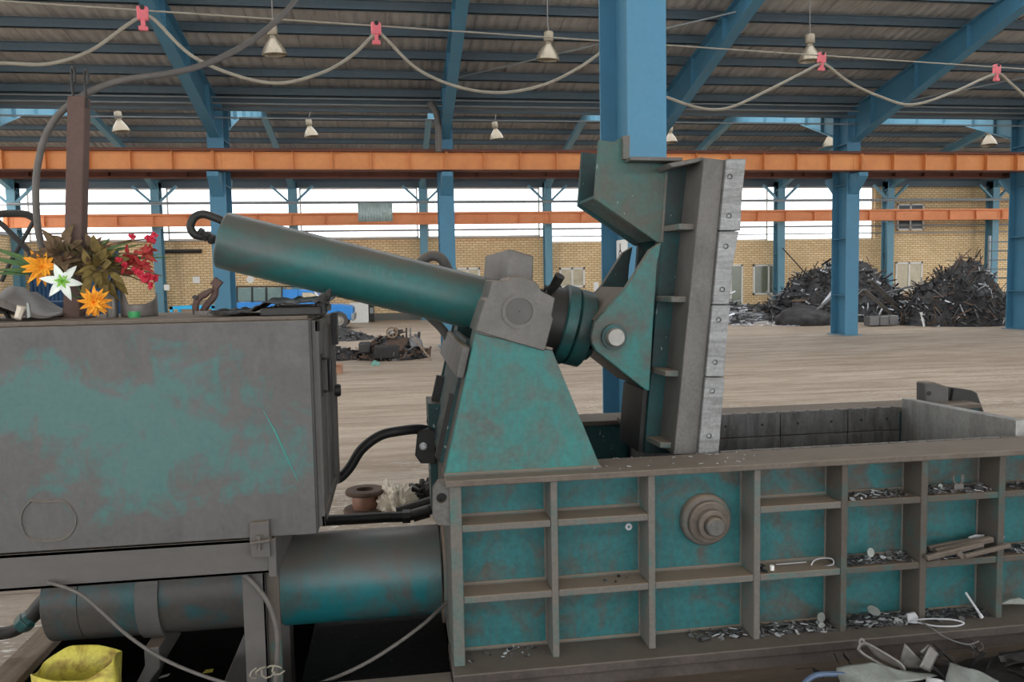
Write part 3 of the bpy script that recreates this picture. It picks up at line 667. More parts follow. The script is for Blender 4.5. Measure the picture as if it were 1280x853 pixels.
# --- trunnion stand: near and far brackets, closing plates
NB = [(595, 415), (690, 437), (751, 576), (555, 588)]
near = [un(x, y, Y=3.62) for x, y in NB]; xzs = [(p.x, p.z) for p in near]
xzs[2] = (xzs[2][0], ZT); xzs[3] = (xzs[3][0], ZT)
b = MB(); b.xz(xzs, 3.62, 3.665); b.build('stand_side_plate', M['teal_stand'], press, .005)
b = MB(); ins = [(xzs[0][0]+.012, xzs[0][1]), (xzs[1][0]-.02, xzs[1][1]), (xzs[2][0]-.03, ZT), (xzs[3][0]+.012, ZT)]
b.xz(ins, 3.665, 3.90); b.build('stand_core', M['rib'], press)
b = MB(); b.xz(ins, 4.70, 4.94); b.build('stand_core', M['teal_dark'], press)
b = MB(); b.xz(xzs, 4.94, 4.985); b.build('stand_side_plate', M['teal_dark'], press, .005)
b = MB(); e0, e1 = Vector((xzs[3][0], 3.617, ZT+.004)), Vector((xzs[2][0], 3.617, ZT+.004)); b.tube([e0, e1], .009, 6); b.build('weld_bead', M['rib'], press); b = MB(); b.tube([Vector((xzs[0][0], 3.617, xzs[0][1])), Vector((xzs[1][0], 3.617, xzs[1][1]))], .008, 6); b.build('weld_bead', M['rib'], press)
# left edge direction
eL = Vector((xzs[0][0]-xzs[3][0], 0, xzs[0][1]-xzs[3][1])).normalized(); nL = Vector((-eL.z, 0, eL.x))
base = Vector((xzs[3][0], 0, ZT))
def onleft(t, off, y): q = base+eL*t+nL*off; return Vector((q.x, y, q.z))
b = MB(); b.ext([onleft(.0, -.02, 3.9), onleft(.0, .005, 3.9), onleft(.62, .005, 3.9), onleft(.62, -.02, 3.9)], (0, .8, 0)); b.build('closing_plate', M['teal_dark'], press)
b = MB(); b.ext([onleft(.45, .0, 3.68), onleft(.45, .04, 3.68), onleft(.60, .04, 3.68), onleft(.60, .0, 3.68)], (0, 1.26, 0)); b.build('tie_plate', M['plate'], press, .006)
b = MB(); b.ext([onleft(.0, .005, 4.66), onleft(.34, .005, 4.66), onleft(.34, .05, 4.66), onleft(.06, .05, 4.66)], (0, .05, 0)); b.build('stand_edge_rib', M['dark_steel'], press); b = MB(); b.ext([onleft(.0, .005, 3.9), onleft(.34, .005, 3.9), onleft(.34, .03, 3.9), onleft(.02, .03, 3.9)], (0, .04, 0)); b.build('stand_edge_rib', M['dark_steel'], press)
# dark upright below the far stand, with the bolted lug
b = MB(); b.px([(535, 505), (552, 505), (552, 640), (540, 640)], 4.55, 4.85); b.build('rear_upright', M['teal_dark'], press)
b = MB(); b.px([(522, 540), (536, 536), (545, 540), (545, 580), (526, 580), (519, 570)], 4.5, 4.55); lg = b.build('rear_lug', M['dark_steel'], press, .006)
p = un(529, 558, Y=4.5); b = MB(); b.lathe(p, (0, -1, 0), [(0, .022), (.008, .022), (.012, .014), (.018, .012), (.018, 0)], 20); b.build('lug_bolt', M['strip_bright'], lg, label='bright bolt head on the dark lug')

# --- trunnion blocks
TBP = [(616, 349.6), (632, 351.5), (640, 346), (654.5, 346), (670, 352.5), (677, 364), (694, 372.6), (689.5, 394.5), (691.5, 399), (681, 439.5), (594, 414), (606.5, 375), (609, 373.5)]
tb = [(p.x, p.z) for p in (un(x, y, Y=3.60) for x, y in TBP)]
b = MB(); b.xz(tb, 3.60, 3.88); blk = b.build('trunnion_block', M['plate'], press, .006)
b = MB(); b.xz(tb, 4.72, 5.0); b.build('trunnion_block', M['plate'], press, .006)
c = un(649, 389.5, Y=3.6); b = MB(); b.ring((c.x, 3.605, c.z), (0, -1, 0), .080, .062, .012, 40); b.build('trunnion_ring', M['plate'], blk)
b = MB(); b.lathe((c.x, 3.61, c.z), (0, -1, 0), [(0, .06), (.013, .059), (.014, .0)], 40); b.build('trunnion_end', M['grey_paint'], blk)
b = MB(); b.lathe((c.x, 3.597, c.z), (0, -1, 0), [(0, .004), (.002, .004), (.002, 0)], 10); b.build('centre_mark', M['black'], blk)
b = MB(); b.px([(636, 311), (667, 320), (666, 353), (632, 351)], 3.76, 4.72); b.build('cross_beam', M['plate'], press, .008)

# --- tilting cylinder
A = un(277, 300, Y=4.3); Bp = un(770, 422, Y=3.95); B2 = Vector((Bp.x, 4.3, Bp.z)); ad = (B2-A).normalized(); LEN = (B2-A).length
def al(t): return A+ad*t
rb = .146
b = MB(); b.lathe(A, ad, [(0, 0), (0, rb-.012), (.004, rb-.004), (.014, rb), (1.0, rb), (LEN-.33, rb), (LEN-.33, 0)], 64); cyl = b.build('cylinder_barrel', M['barrel'], press)
b = MB(); b.lathe(al(LEN-.33), ad, [(0, rb), (0, .185), (.09, .195), (.09, .1)], 40); b.build('bolt_flange', M['dark_steel'], cyl)
b = MB()
for k in range(12):
    a = 2*PI*k/12; u = Vector((0, 1, 0)); v = ad.cross(u); o_ = u*math.cos(a)*.168+v*math.sin(a)*.168; b.lathe(al(LEN-.33)+o_, -ad, [(0, .017), (.03, .017), (.03, 0)], 6, False)
b.build('flange_bolt', M['dark_steel'], cyl, label='circle of dark flange bolts')
for t0, t1, r, nm in ((.24, .17, .218, 'gland_ring'), (.166, .075, .212, 'gland_ring'), (.075, .035, .165, 'gland_ring')):
    b = MB(); b.lathe(al(LEN-t0), ad, [(0, 0), (0, r-.01), (.008, r), (t0-t1-.008, r), (t0-t1, r-.01), (t0-t1, 0)], 56); b.build(nm, M['gland'], cyl)
b = MB(); b.cyl(al(LEN-.06), al(LEN+.02), .11, 32); b.cyl((B2.x, 4.1, B2.z), (B2.x, 4.5, B2.z), .10, 32); b.build('rod_eye', M['dark_steel'], cyl)
# oil port stub on the cylinder head
p = un(700, 352, Y=4.12); b = MB(); b.tube([un(688, 364, Y=4.2), un(694, 356, Y=4.15), un(700, 345, Y=4.12)], [.022, .026, .028], 12); b.build('oil_port', M['dark_steel'], cyl)
# hose loop at the rear end
b = MB(); b.tube(spline([un(x, y, Y=4.3) for x, y in [(282, 278), (268, 272), (254, 268), (243, 272), (238, 283), (243, 293), (254, 296)]], 8), .021, 10); b.build('rear_hose', M['dark_steel'], cyl)
b = MB(); q = [un(x, y, Y=4.3) for x, y in [(248, 290), (256, 294), (262, 298), (270, 301)]]
for i in range(3): b.lathe(q[i], q[i+1]-q[i], [(0, 0), (0, .026), (.022, .026), (.022, .019), (.04, .019), (.04, 0)], 8, False)
b.build('hose_fitting', M['dark_steel'], cyl)
b = MB(); b.tube(spline([un(x, y, Y=4.75) for x, y in [(520, 336), (528, 326), (540, 320), (552, 324), (560, 338), (562, 352)]], 8), .030, 10); b.build('far_hose', M['grey_paint'], cyl)
b = MB(); b.tube(spline([un(x, y, Y=4.78) for x, y in [(528, 388), (540, 399), (552, 411), (562, 426), (570, 445)]], 6), .026, 10); b.build('far_hose', M['grey_paint'], cyl)

# faint chalk writing along the barrel
GL = {'1': [[(.5, 0), (.5, 1)], [(.5, 1), (.3, .8)]], '7': [[(.1, 1), (.8, 1), (.35, 0)]], 'A': [[(.05, 0), (.45, 1), (.85, 0)], [(.2, .4), (.7, .4)]], '-': [[(.15, .5), (.75, .5)]], 'S': [[(.8, .9), (.4, 1), (.15, .75), (.5, .5), (.8, .25), (.5, 0), (.1, .12)]], 'T': [[(.05, 1), (.85, 1)], [(.45, 1), (.45, 0)]], 'R': [[(.15, 0), (.15, 1), (.7, .9), (.65, .55), (.15, .5), (.8, 0)]], ' ': []}
def onbarrel(t, a): 
    vv = Vector((0, -1, 0)); uu = ad.cross(vv); uu = uu if uu.z > 0 else -uu
    return al(t)+(vv*math.cos(a)+uu*math.sin(a))*(rb+.0008)
b = MB(); t0 = .54
for ch in '17A-S TTRA S':
    for st in GL[ch]:
        b.tube([onbarrel(t0+x*.026-.006*y, .12+y*.26) for x, y in st], .0009, 5)
    t0 += .036
b.build('chalk_writing', plain('chalk', (116, 138, 132), .9), cyl, label='faint pale chalk writing')
# --- lid
lid = bpy.data.objects.new('lid', None); COL.objects.link(lid); lid.parent = press; lid.location = (-.3, -.1, 1.0)
def lp(pts, y0, y1, name, mat, bev=.005, at=None):
    b = MB(); b.px(pts, y0, y1, at); return b.build(name, mat, lid, bev)
lp([(842, 569), (871, 569), (906, 200), (880, 197)], 3.85, 4.78, 'lid_slab', M['plate'])
s_ = [(871, 570), (899, 568), (931, 203), (906, 200)]
lp([(873, 569), (893, 567), (924, 204), (906, 200)], 3.875, 4.76, 'lid_face', M['dark_steel'], .005, 3.85)
# shear blades bolted along the near edge
yl = lambda y: 906+(870.5-906)*(y-200)/(569-200)
er = {199.5: 930.5, 244: 925.5, 288.6: 923.5, 289.6: 921.5, 335: 913.5, 380.4: 909.5, 381.4: 910.5, 425: 906.5, 470.4: 903, 471.4: 904, 520: 900, 567: 896.5}
ks = sorted(er)
for a_, b_ in ((0, 2), (3, 5), (6, 8), (9, 11)):
    pts = [(yl(ks[a_]), ks[a_])] + [(er[k], k) for k in ks[a_:b_+1]] + [(yl(ks[b_]), ks[b_])]
    bl = lp(pts, 3.828, 3.90, 'shear_blade', M['blade'], .004, 3.85)
    for hx, hy in {0: ((912, 221), (911, 270)), 3: ((907, 308), (902.5, 362)), 6: ((898, 400), (893.4, 453)), 9: ((890, 489), (886, 545))}[a_]:
        p = un(hx, hy, Y=3.83); h = MB(); h.lathe((p.x, 3.824, p.z), (0, 1, 0), [(0, .013), (.0, .013), (.006, .008), (.006, 0)], 14); h.build('bolt_hole', M['black'], lid)
YW = 4.08
web = [(834, 206), (880, 200), (845, 567), (805, 567), (812, 488), (826, 303)]
lp(web, YW, YW+.03, 'web_plate', M['teal_dark']); lp(web, 4.48, 4.51, 'web_plate', M['teal_dark'], .005, YW)
lp([(806, 489), (812, 489), (806, 567), (800, 567)], YW+.03, 4.48, 'back_plate', M['dark_steel'], 0, YW)
for y, xl, xr in ((290, 829, 868), (377, 820, 860), (466, 813, 852), (552, 807, 846)):
    for ya, yb in ((3.90, YW), (4.51, 4.7)):
        p0, p1 = un(xl, y, Y=YW), un(xr+14, y+1, Y=YW); b = MB()
        b.ext([(p0.x, yb if ya < 4 else ya, p0.z), (p1.x, yb if ya < 4 else ya, p1.z), (p1.x, ya if ya < 4 else yb, p1.z), (p0.x+.02, ya if ya < 4 else yb, p0.z)], (0, 0, .03)); b.build('lid_rib', M['rib'], lid, .004)
lp([(836, 204), (880, 196), (881, 201), (840, 210)], 3.88, YW+.03, 'lid_top_cap', M['plate'])
ear = [(749, 175), (768, 177.5), (778.4, 170.5), (785.5, 170.5), (784.5, 201), (835, 205), (827, 303), (822, 303.5), (743.5, 249)]
lp(ear, YW, YW+.035, 'ear_plate', M['teal_ear'], .004); lp(ear, 4.46, 4.495, 'ear_plate', M['teal_dark'], .004, YW)
lp([(745, 247), (823, 300), (822, 296), (746, 243)], YW+.035, 4.46, 'ear_floor', M['teal_dark'], 0, YW)
lp([(781, 199.5), (845, 200.5), (845, 205), (781, 204)], YW-.10, YW+.06, 'ear_cap', M['plate'], .003, YW)
lp([(777, 171), (785.5, 170.5), (785, 200), (777, 200)], YW-.03, YW+.02, 'ear_tab', M['rib'], .003, YW)
b = MB(); q = [un(x, y, Y=YW) for x, y in ((833.5, 207), (827, 303))]; b.tube([q[0]-Vector((0, .004, 0)), q[1]-Vector((0, .004, 0))], .008, 6); b.build('weld_bead', M['rib'], lid)
clev = [(827, 303), (822, 330), (817, 400), (812, 489), (807, 488), (745, 439), (740, 430), (739, 420), (743, 404), (783, 359), (813, 312)]
YC = 4.0
lp(clev, YC, YC+.05, 'clevis_plate', M['teal_stand'], .006); lp(clev, 4.5, 4.55, 'clevis_plate', M['teal_dark'], .006, YC)
lp([(745, 401), (783, 359), (786, 361), (748, 404)], YC+.05, 4.5, 'clevis_bridge', M['flange'], .003, YC)
lp([(806, 487), (745, 439), (748, 437), (810, 486)], YC+.05, 4.5, 'clevis_bridge', M['dark_steel'], .003, YC)
b = MB(); b.ring((B2.x, YC+.005, B2.z), (0, -1, 0), .066, .047, .03, 40); b.build('pin_collar', M['gland'], lid)
b = MB(); b.lathe((B2.x, 4.6, B2.z), (0, -1, 0), [(0, 0), (0, .048), (.655, .048), (.662, .042), (.662, 0)], 40); b.build('clevis_pin', M['bright'], lid, label='bright worn steel pin end')

# --- main ram cylinder behind the frame
cz, cy, cr = .335, 4.22, .232
b = MB(); b.lathe((-.6, cy, cz), (1, 0, 0), [(0, 0), (0, cr), (.8, cr), (.8, 0)], 64); mc = b.build('ram_cylinder', M['main_cyl'], press)
b = MB(); b.lathe((-1.72, cy, cz), (1, 0, 0), [(0, 0), (0, cr-.03), (.01, cr-.012), (.17, cr-.012), (.172, cr-.018), (.176, cr-.010), (1.13, cr-.010), (1.13, 0)], 64); b.build('cylinder_rear_section', M['main_cyl_rear'], mc)
b = MB(); b.ring((-1.28, cy, cz), (1, 0, 0), cr+.006, cr-.02, .105, 64); b.build('clamp_band', M['grey_paint'], mc)
b = MB(); b.xz([(-1.26, .11), (-1.19, .11), (-1.19, .0), (-1.24, -.06), (-1.36, -.34), (-1.46, -.34), (-1.28, -.02), (-1.26, .02)], cy-.2, cy+.2); b.build('cylinder_saddle', M['grey_paint'], mc, .006)
b = MB(); b.lathe((.21, cy, cz), (1, 0, 0), [(0, cr+.05), (.03, cr+.05), (.03, 0), (0, 0)], 48); b.build('mounting_flange', M['rib'], mc)
# oily tray edge below the cylinder

# ================================================================== hydraulic cabinet
cab = thing('hydraulic_cabinet', 'grey cabinet with worn teal patches on its large flat side, standing on a steel beam', 'cabinet', (-1.1, 4.0, 0))
CXL, CXR, CZ0, CZ1 = -2.35, -.36, .77, 1.725
b = MB(); b.box((CXL, 3.58, CZ0), (CXR, 4.5, CZ1)); 
b.build('cabinet_body', M['grey_paint'], cab, .006)
# the flat side skin keeps its own object space for the paint wear
sk = bpy.data.objects.new('x', None); bpy.data.objects.remove(sk)
b = MB(); b.box((CXL, 3.55, CZ0+.005), (CXR-.005, 3.582, CZ1-.004)); o = b.build('side_skin', M['cabinet'], cab, .003)
off = Vector((-.10, 0, .84)); o.data.transform(Matrix.Translation(-off)); o.location = off
b = MB(); b.box((CXL, 3.56, CZ1-.002), (CXR-.01, 4.45, CZ1+.014)); b.build('cabinet_top', M['flange'], cab, .003)
# round welded cover outline
pts = [(39, 626), (60, 628), (80, 627), (92, 640), (95, 651), (91, 664), (80, 674), (58, 677), (36, 673), (28, 661), (26, 650), (29, 637)]
b = MB(); b.tube(spline([un(x, y, Y=3.548) for x, y in pts+pts[:1]], 3)[:-1], .005, 6, closed=True); b.build('cover_weld', M['plate'], cab)
# right end: door, frame, handle, knobs
DX = CXR
b = MB(); b.box((DX, 3.60, CZ0+.02), (DX+.018, 4.46, CZ1-.01)); door = b.build('cabinet_door', M['grey_paint'], cab, .003)
b = MB()
for a, c in (((DX+.015, 3.60, CZ0+.02), (DX+.03, 3.66, CZ1-.01)), ((DX+.015, 4.36, CZ0+.02), (DX+.04, 4.46, CZ1-.01)), ((DX+.015, 3.6, CZ1-.06), (DX+.03, 4.46, CZ1-.01)), ((DX+.015, 3.6, CZ0+.02), (DX+.03, 4.46, CZ0+.07)), ((DX+.015, 3.98, CZ0+.02), (DX+.03, 4.02, CZ1-.01))): b.box(a, c)
b.build('door_frame', M['beam_grey'], door, .003)
b = MB(); b.box((DX+.018, 3.72, 1.36), (DX+.028, 3.80, 1.55)); b.tube([(DX+.02, 3.76, 1.53), (DX+.06, 3.76, 1.53), (DX+.06, 3.76, 1.38), (DX+.02, 3.76, 1.38)], .010, 8); b.build('door_handle', M['black'], door, label='black bar handle')
b = MB(); b.lathe((DX+.035, 4.38, 1.30), (1, 0, 0), [(0, .035), (.02, .035), (.03, .03), (.03, 0)], 16); b.build('door_knob', M['black'], door)
b = MB(); b.box((DX+.035, 4.34, 1.55), (DX+.06, 4.44, 1.72)); b.build('door_hinge', M['black'], door)
# clamp bracket with bolts at the bottom edge
b = MB(); b.px([(312, 655), (336, 652), (337, 676), (312, 679)], 3.515, 3.55); b.px([(313, 682), (337, 678), (338, 697), (314, 698)], 3.505, 3.54); b.px([(312, 679), (337, 675), (337, 678), (312, 682)], 3.48, 3.55); cb = b.build('clamp_bracket', M['beam_grey'], cab, .003)
b = MB(); p = un(324, 679, Y=3.495); b.lathe(p+Vector((0, 0, -.03)), (0, 0, 1), [(0, 0), (0, .010), (.012, .010), (.012, .006), (.05, .006), (.05, .011), (.062, .011), (.062, 0)], 6, False); b.build('clamp_bolt', M['plate'], cb)
# base beam and leg
bx = un(341, 700, Y=3.53).x
b = MB(); b.box((CXL, 3.547, .612), (bx, 3.562, .770)); b.box((CXL, 3.547, .752), (bx, 3.66, .770)); b.box((CXL, 3.547, .612), (bx, 3.66, .628)); b.build('base_beam', M['beam_grey'], cab, .003)
b = MB(); b.box((CXL, 4.38, .612), (bx, 4.45, .766)); b.build('base_beam', M['beam_grey'], cab, .003)
b = MB(); b.box((bx-.02, 3.53, .60), (bx+.015, 4.45, .77)); b.build('cross_beam', M['beam_grey'], cab, .003)
lx0, lx1, lx2 = un(304, 760, Y=3.6).x, un(333, 760, Y=3.6).x, un(350, 760, Y=3.62).x
b = MB(); b.box((lx0, 3.6, -.34), (lx1, 3.615, .614)); b.box((lx1-.014, 3.6, -.34), (lx1, 3.75, .614)); b.build('leg', M['beam_grey'], cab, .003)
b = MB(); b.box((lx1, 3.62, -.34), (lx2, 3.64, .70)); b.build('leg', M['rib_dark'], cab, .003)
b = MB(); b.box((CXL+.05, 3.6, -.0), (CXL+.2, 3.75, .614)); b.build('leg', M['beam_grey'], cab, .003)
b = MB(); b.box((lx0, 4.3, -.34), (lx1, 4.44, .614)); b.build('leg', M['beam_grey'], cab, .003)
# bright scratch through the paint
b = MB(); q = [un(x, y, Y=3.5485) for x, y in [(329, 513), (344, 540), (360, 575), (373, 603)]]; b.tube(q, [.0012, .0035, .003, .001], 5); b.build('paint_scratch', plain('scratched_teal', (60, 150, 140), .5), cab)
# ================================================================== hoses and cables
def hose(name, pts, Y, r, mat, label, cat, n=8, seg=10):
    q = [un(p[0], p[1], Y=(p[2] if len(p) > 2 else Y)) for p in pts]
    b = MB(); b.tube(spline(q, n), r, seg); return tag(b.build(name, M[mat]), label, cat)
hose('black_hose', [(405, 588, 4.45), (413, 597, 4.5), (424, 598, 4.5), (437, 585, 4.5), (452, 562, 4.5), (475, 545, 4.5), (500, 539, 4.5), (528, 537, 4.55), (545, 545, 4.6)], 4.5, .028, 'black', 'black hose curving from the cabinet door to the trunnion stand', 'hose')
hz = thing('hydraulic_hose', 'straight black hose with a metal fitting lying above the main cylinder', 'hose', tuple(un(450, 650, Y=5.0)))
b = MB(); b.tube(spline([un(x, y, Y=5.0) for x, y in [(380, 652), (430, 650), (480, 647), (505, 646), (530, 640), (545, 634), (560, 630)]], 6), [.034]*37, 12); b.build('hose', M['black'], hz)
b = MB(); p0, p1 = un(503, 646, Y=5.0), un(513, 645.5, Y=5.0); b.cyl(p0, p1, .045, 8); p0, p1 = un(516, 645, Y=5.0), un(536, 639, Y=5.0); b.cyl(p0, p1, .042, 12); b.build('hose_fitting', M['dark_steel'], hz)
b = MB(); b.tube(spline([un(x, y, Y=5.12) for x, y in [(496, 640), (515, 634), (535, 628), (560, 620)]], 6), .032, 10); b.build('branch_hose', M['dark_steel'], hz)
hose('thin_cable', [(60, 728, 3.52), (85, 736, 3.50), (105, 746, 3.47), (130, 768, 3.45), (160, 795, 3.42), (200, 822, 3.4), (245, 842, 3.38), (290, 856, 3.36), (340, 866, 3.35)], 3.4, .0075, 'hose_grey', 'thin grey cable sagging across the yellow container under the cabinet', 'cable')
hose('thin_cable', [(575, 742, 3.95), (555, 757, 3.9), (530, 780, 3.8), (495, 806, 3.75), (460, 828, 3.7), (425, 845, 3.65), (390, 858, 3.6), (350, 868, 3.55)], 3.7, .009, 'hose_grey', 'thin grey cable hanging across the dark pit below the main cylinder', 'cable')
hose('thin_cable', [(305, 718, 3.58), (320, 733, 3.57), (334, 752, 3.56), (343, 775, 3.56), (347, 800, 3.56), (346, 830, 3.56), (344, 862, 3.56)], 3.56, .011, 'hose_grey', 'thin grey cable running down along the cabinet leg', 'cable')
b = MB(); 
for k in range(5):
    a0 = RND.uniform(0, 3); c = un(322+k*7, 842, Y=3.5); q = [c+Vector((math.cos(a0+t)*.03, -.02*math.sin(t*1.3), math.sin(a0+t)*.025+.02*k*.3)) for t in [0, .7, 1.4, 2.1, 2.8]]; b.tube(q, .004, 5)
tag(b.build('string_tangle', M['cable_tan']), 'tangle of pale string tied at the foot of the cabinet leg', 'string')
# thick black power cable from the post up to the roof
pw = [un(x, y, Y=Y) for x, y, Y in [(60, 330, 4.05), (49, 295, 4.0), (45, 255, 3.97), (46, 215, 3.95), (55, 175, 3.93), (72, 145, 3.92), (97, 124, 3.92), (125, 109, 3.95), (160, 99, 4.0), (205, 93, 4.1), (245, 84, 4.25), (285, 68, 4.45), (320, 47, 4.7), (350, 22, 5.0), (372, -4, 5.3), (392, -40, 5.7)]]
pw += [Vector((pw[-1].x+.3, 6.6, 5.6)), Vector((.9, 8.0, zn(8.0)-.15))]
b = MB(); b.tube(spline(pw, 8), .0155, 10); tag(b.build('power_cable', M['hose_grey']), 'thick black power cable looping over the rusty post up to the roof', 'cable')
# elbow hose at the far left of the pit
hb = thing('elbow_hose', 'dark hose with teal hexagon coupling at the rear end of the main cylinder', 'hose', tuple(un(35, 780, Y=4.2)))
b = MB(); b.tube(spline([un(x, y, Y=4.25) for x, y in [(-60, 790), (-20, 793), (10, 791), (28, 783), (38, 773), (50, 758), (64, 744), (85, 735)]], 6), [.032]*25+[.040]*18, 12); b.build('hose', M['dark_steel'], hb)
b = MB(); p0, p1 = un(25, 784, Y=4.25), un(44, 766, Y=4.25); d = p1-p0; b.lathe(p0, d, [(0, 0), (0, .044), (.02, .05), (.05, .05), (.055, .042), (.085, .042), (.085, 0)], 6, False); b.build('coupling', M['gland'], hb, .004)

# ================================================================== under the machine
b = MB(); b.box((-1.95, 3.0, .0), (-1.80, 4.70, .045)); tag(b.build('wooden_board', M['wood'], None, .006), 'dirty wooden board lying along the pit edge', 'board')
# yellow cut container
c0 = un(96, 812, Y=3.78)
yc = thing('yellow_container', 'yellow plastic can with its top cut off below the rear cylinder end', 'container', (c0.x, 3.78, -.34))
b = MB(); bm = b.bm; n = 40; rings = []
hts = [(-.34, .93), (-.33, 1.0), (-.15, 1.02), (.05, 1.0), (None, 1.0)]
for zi, (z, s) in enumerate(hts):
    ring = []
    for k in range(n):
        a = 2*PI*k/n; ca, sa = math.cos(a), math.sin(a); e = .55
        x = .175*s*math.copysign(abs(ca)**e, ca); y = .115*s*math.copysign(abs(sa)**e, sa)
        zz = z if z is not None else .175+.018*math.sin(a+.6)+.02*math.cos(3*a+1)
        x += .012*math.sin(5*a+zi); ring.append(bm.verts.new((c0.x+x, 3.78+y, zz)))
    rings.append(ring)
bm.faces.new(rings[0][::-1])
for a, c in zip(rings, rings[1:]):
    for k in range(n): f = bm.faces.new((a[k], a[(k+1) % n], c[(k+1) % n], c[k])); f.smooth = True
o = b.build('can_body', M['yellow'], yc); md = o.modifiers.new('wall', 'SOLIDIFY'); md.thickness = .006; md.offset = -1
# litter in the pit
lt = [((432, 834), 'yellowish leaf'), ((610, 628), '')]
for (x, y, lab) in [(226, 812, 'small pale scrap of paper in the dark pit, under the clamp band'), (286, 790, 'yellow scrap lying in the dark pit beside the cabinet leg'), (525, 817, 'thin bright metal sliver in the dark pit near the frame corner')]:
    p = un(x, y, Y=4.0) if y < 800 else un(x, y, Y=3.9); p.z = max(p.z, -.3)
    p = un(x, y, Z=-.325)
    if p.y > 4.65: p = Vector((p.x, 4.6, -.325))
    b = MB(); w = .06 if 'sliver' in lab else .025
    vs = [p+Vector((RND.uniform(-.01, .01)+sx*w, RND.uniform(-.01, .01)+sy*.018, .006+RND.uniform(0, .014))) for sx, sy in ((-1, -1), (1, -.6), (1, .8), (-.7, 1))]; b.ext([v for v in vs], (0, 0, .003))
    tag(b.build('litter_scrap', M['yellow'] if 'yellow' in lab else M['strip_bright']), lab, 'litter')
# rusty wire spool and rag on the floor behind
sp = un(457, 640, Z=0)
r = thing('wire_spool', 'rusty wire spool with copper winding on the floor behind the black hose', 'spool', tuple(sp))
b = MB(); b.lathe(sp, (0, 0, 1), [(0, 0), (0, .17), (.02, .18), (.035, .17), (.035, .09)], 28); b.build('lower_flange', M['rust_red'], r)
b = MB(); b.lathe(sp, (0, 0, 1), [(.03, .10), (.06, .105), (.13, .105), (.16, .09)], 28); b.build('copper_winding', M['copper'], r)
b = MB(); b.lathe(sp, (0, 0, 1), [(.155, .09), (.155, .155), (.175, .16), (.19, .15), (.19, .07), (.15, .07)], 28); b.build('upper_flange', M['rust_red'], r)
def blob(name, c, sx, sy, sz, mat, label, cat, seed, amp=.35, n=3, kind=None, freq=3.):
    b = MB(); bmesh.ops.create_icosphere(b.bm, subdivisions=n+1, radius=1)
    for v in b.bm.verts:
        d = 1+amp*noise.noise(v.co*freq*.6+Vector((seed, 0, 0)))+amp*.6*abs(noise.noise(v.co*freq*1.7+Vector((0, seed, 0))))
        v.co = Vector((v.co.x*sx*d, v.co.y*sy*d, max(0, v.co.z+.15)*sz*d)) + Vector(c)
    for f in b.bm.faces: f.smooth = True
    return tag(b.build(name, M[mat]), label, cat, None, kind)
p = un(495, 640, Z=0); blob('rag', p, .15, .13, .17, 'rag', 'pale crumpled rag bundle beside the rusty spool', 'rag', 3., .5, 4, None, 5)
p = un(520, 640, Z=0); blob('rag', p+Vector((.1, .15, 0)), .2, .14, .16, 'dark_steel', 'dark oily rag lump behind the pale rag bundle', 'rag', 5., .5, 4, None, 5)
# floor crumbs
for (x, y, s, lab) in [(232+165, 641, .0, ''), ]: pass
# brown card box at the edge of the scrap
p = un(419, 468, Z=0); b = MB(); b.box((p.x-.15, p.y, 0), (p.x+.14, p.y+.3, .2)); b.box((p.x-.15, p.y-.06, .19), (p.x+.14, p.y, .2)); tag(b.build('card_box', M['card'], None, .01), 'brown cardboard box on the floor behind the cabinet corner', 'box')

# ================================================================== on the cabinet
CT = CZ1+.014
pc = un(93, 401, Y=3.9)
r = thing('cable_post', 'rusty square steel post standing on the cabinet, with cable hooks on top', 'post', (pc.x, 3.9, CT))
pt = un(99, 122, Y=3.9); w = .037
b = MB(); b.ext([(pc.x-w, 3.9-w, CT), (pc.x+w, 3.9-w, CT), (pc.x+w, 3.9+w, CT), (pc.x-w, 3.9+w, CT)], (pt.x-pc.x, 0, pt.z-CT)); b.build('post', M['rust'], r, .006)
b = MB(); b.box((pc.x-.07, 3.83, CT), (pc.x+.07, 3.97, CT+.008)); b.build('foot_plate', M['rust'], r)
for dx, h in ((-.004, .125), (.05, .115)):
    t = pt+Vector((dx-.01, -.02, 0)); b = MB(); b.tube(spline([t+Vector((0, 0, -.05)), t+Vector((-.005, 0, .04)), t+Vector((-.004, -.0, h-.02)), t+Vector((.01, -.02, h)), t+Vector((.02, -.03, h-.03)), t+Vector((.015, -.03, h-.07))], 5), .006, 6); b.build('cable_hook', M['dark_steel'], r)

# ------------------------------------------------------------------ artificial flowers tied to the post
def petal(b, c, dirv, nrm, L, W, curl=.3, cup=.2, nseg=6, taper=.5):
    """leaf or petal blade: base c, direction dirv, facing nrm"""
    d = Vector(dirv).normalized(); nn = Vector(nrm); nn = (nn-d*nn.dot(d)).normalized(); s = d.cross(nn); rows = []
    for i in range(nseg+1):
        t = i/nseg; wdt = W*(math.sin(PI*min(1, (t*.92+.06))**taper))*.5 if t < 1 else .0006
        ctr = Vector(c)+d*L*t*(1-.12*curl*t)+nn*(-curl*L*t*t)
        rows.append([b.bm.verts.new(ctr+s*wdt*q+nn*(cup*wdt*abs(q))) for q in (-1, -.5, 0, .5, 1)])
    for a, c2 in zip(rows, rows[1:]):
        for k in range(4): f = b.bm.faces.new((a[k], a[k+1], c2[k+1], c2[k])); f.smooth = True
def thick(o, t=.0012):
    md = o.modifiers.new('thickness', 'SOLIDIFY'); md.thickness = t; md.offset = 0; return o
def frame(n):
    n = Vector(n).normalized(); u = Vector((0, 0, 1)); u = (u-n*u.dot(n)).normalized(); return n, u, n.cross(u)
def stem(b, a, c, r=.003, sag=.02):
    a, c = Vector(a), Vector(c); b.tube(spline([a, (a+c)/2+Vector((0, 0, -sag)), c], 5), r, 6)
tie = Vector((pc.x, 3.86, CT+.22))
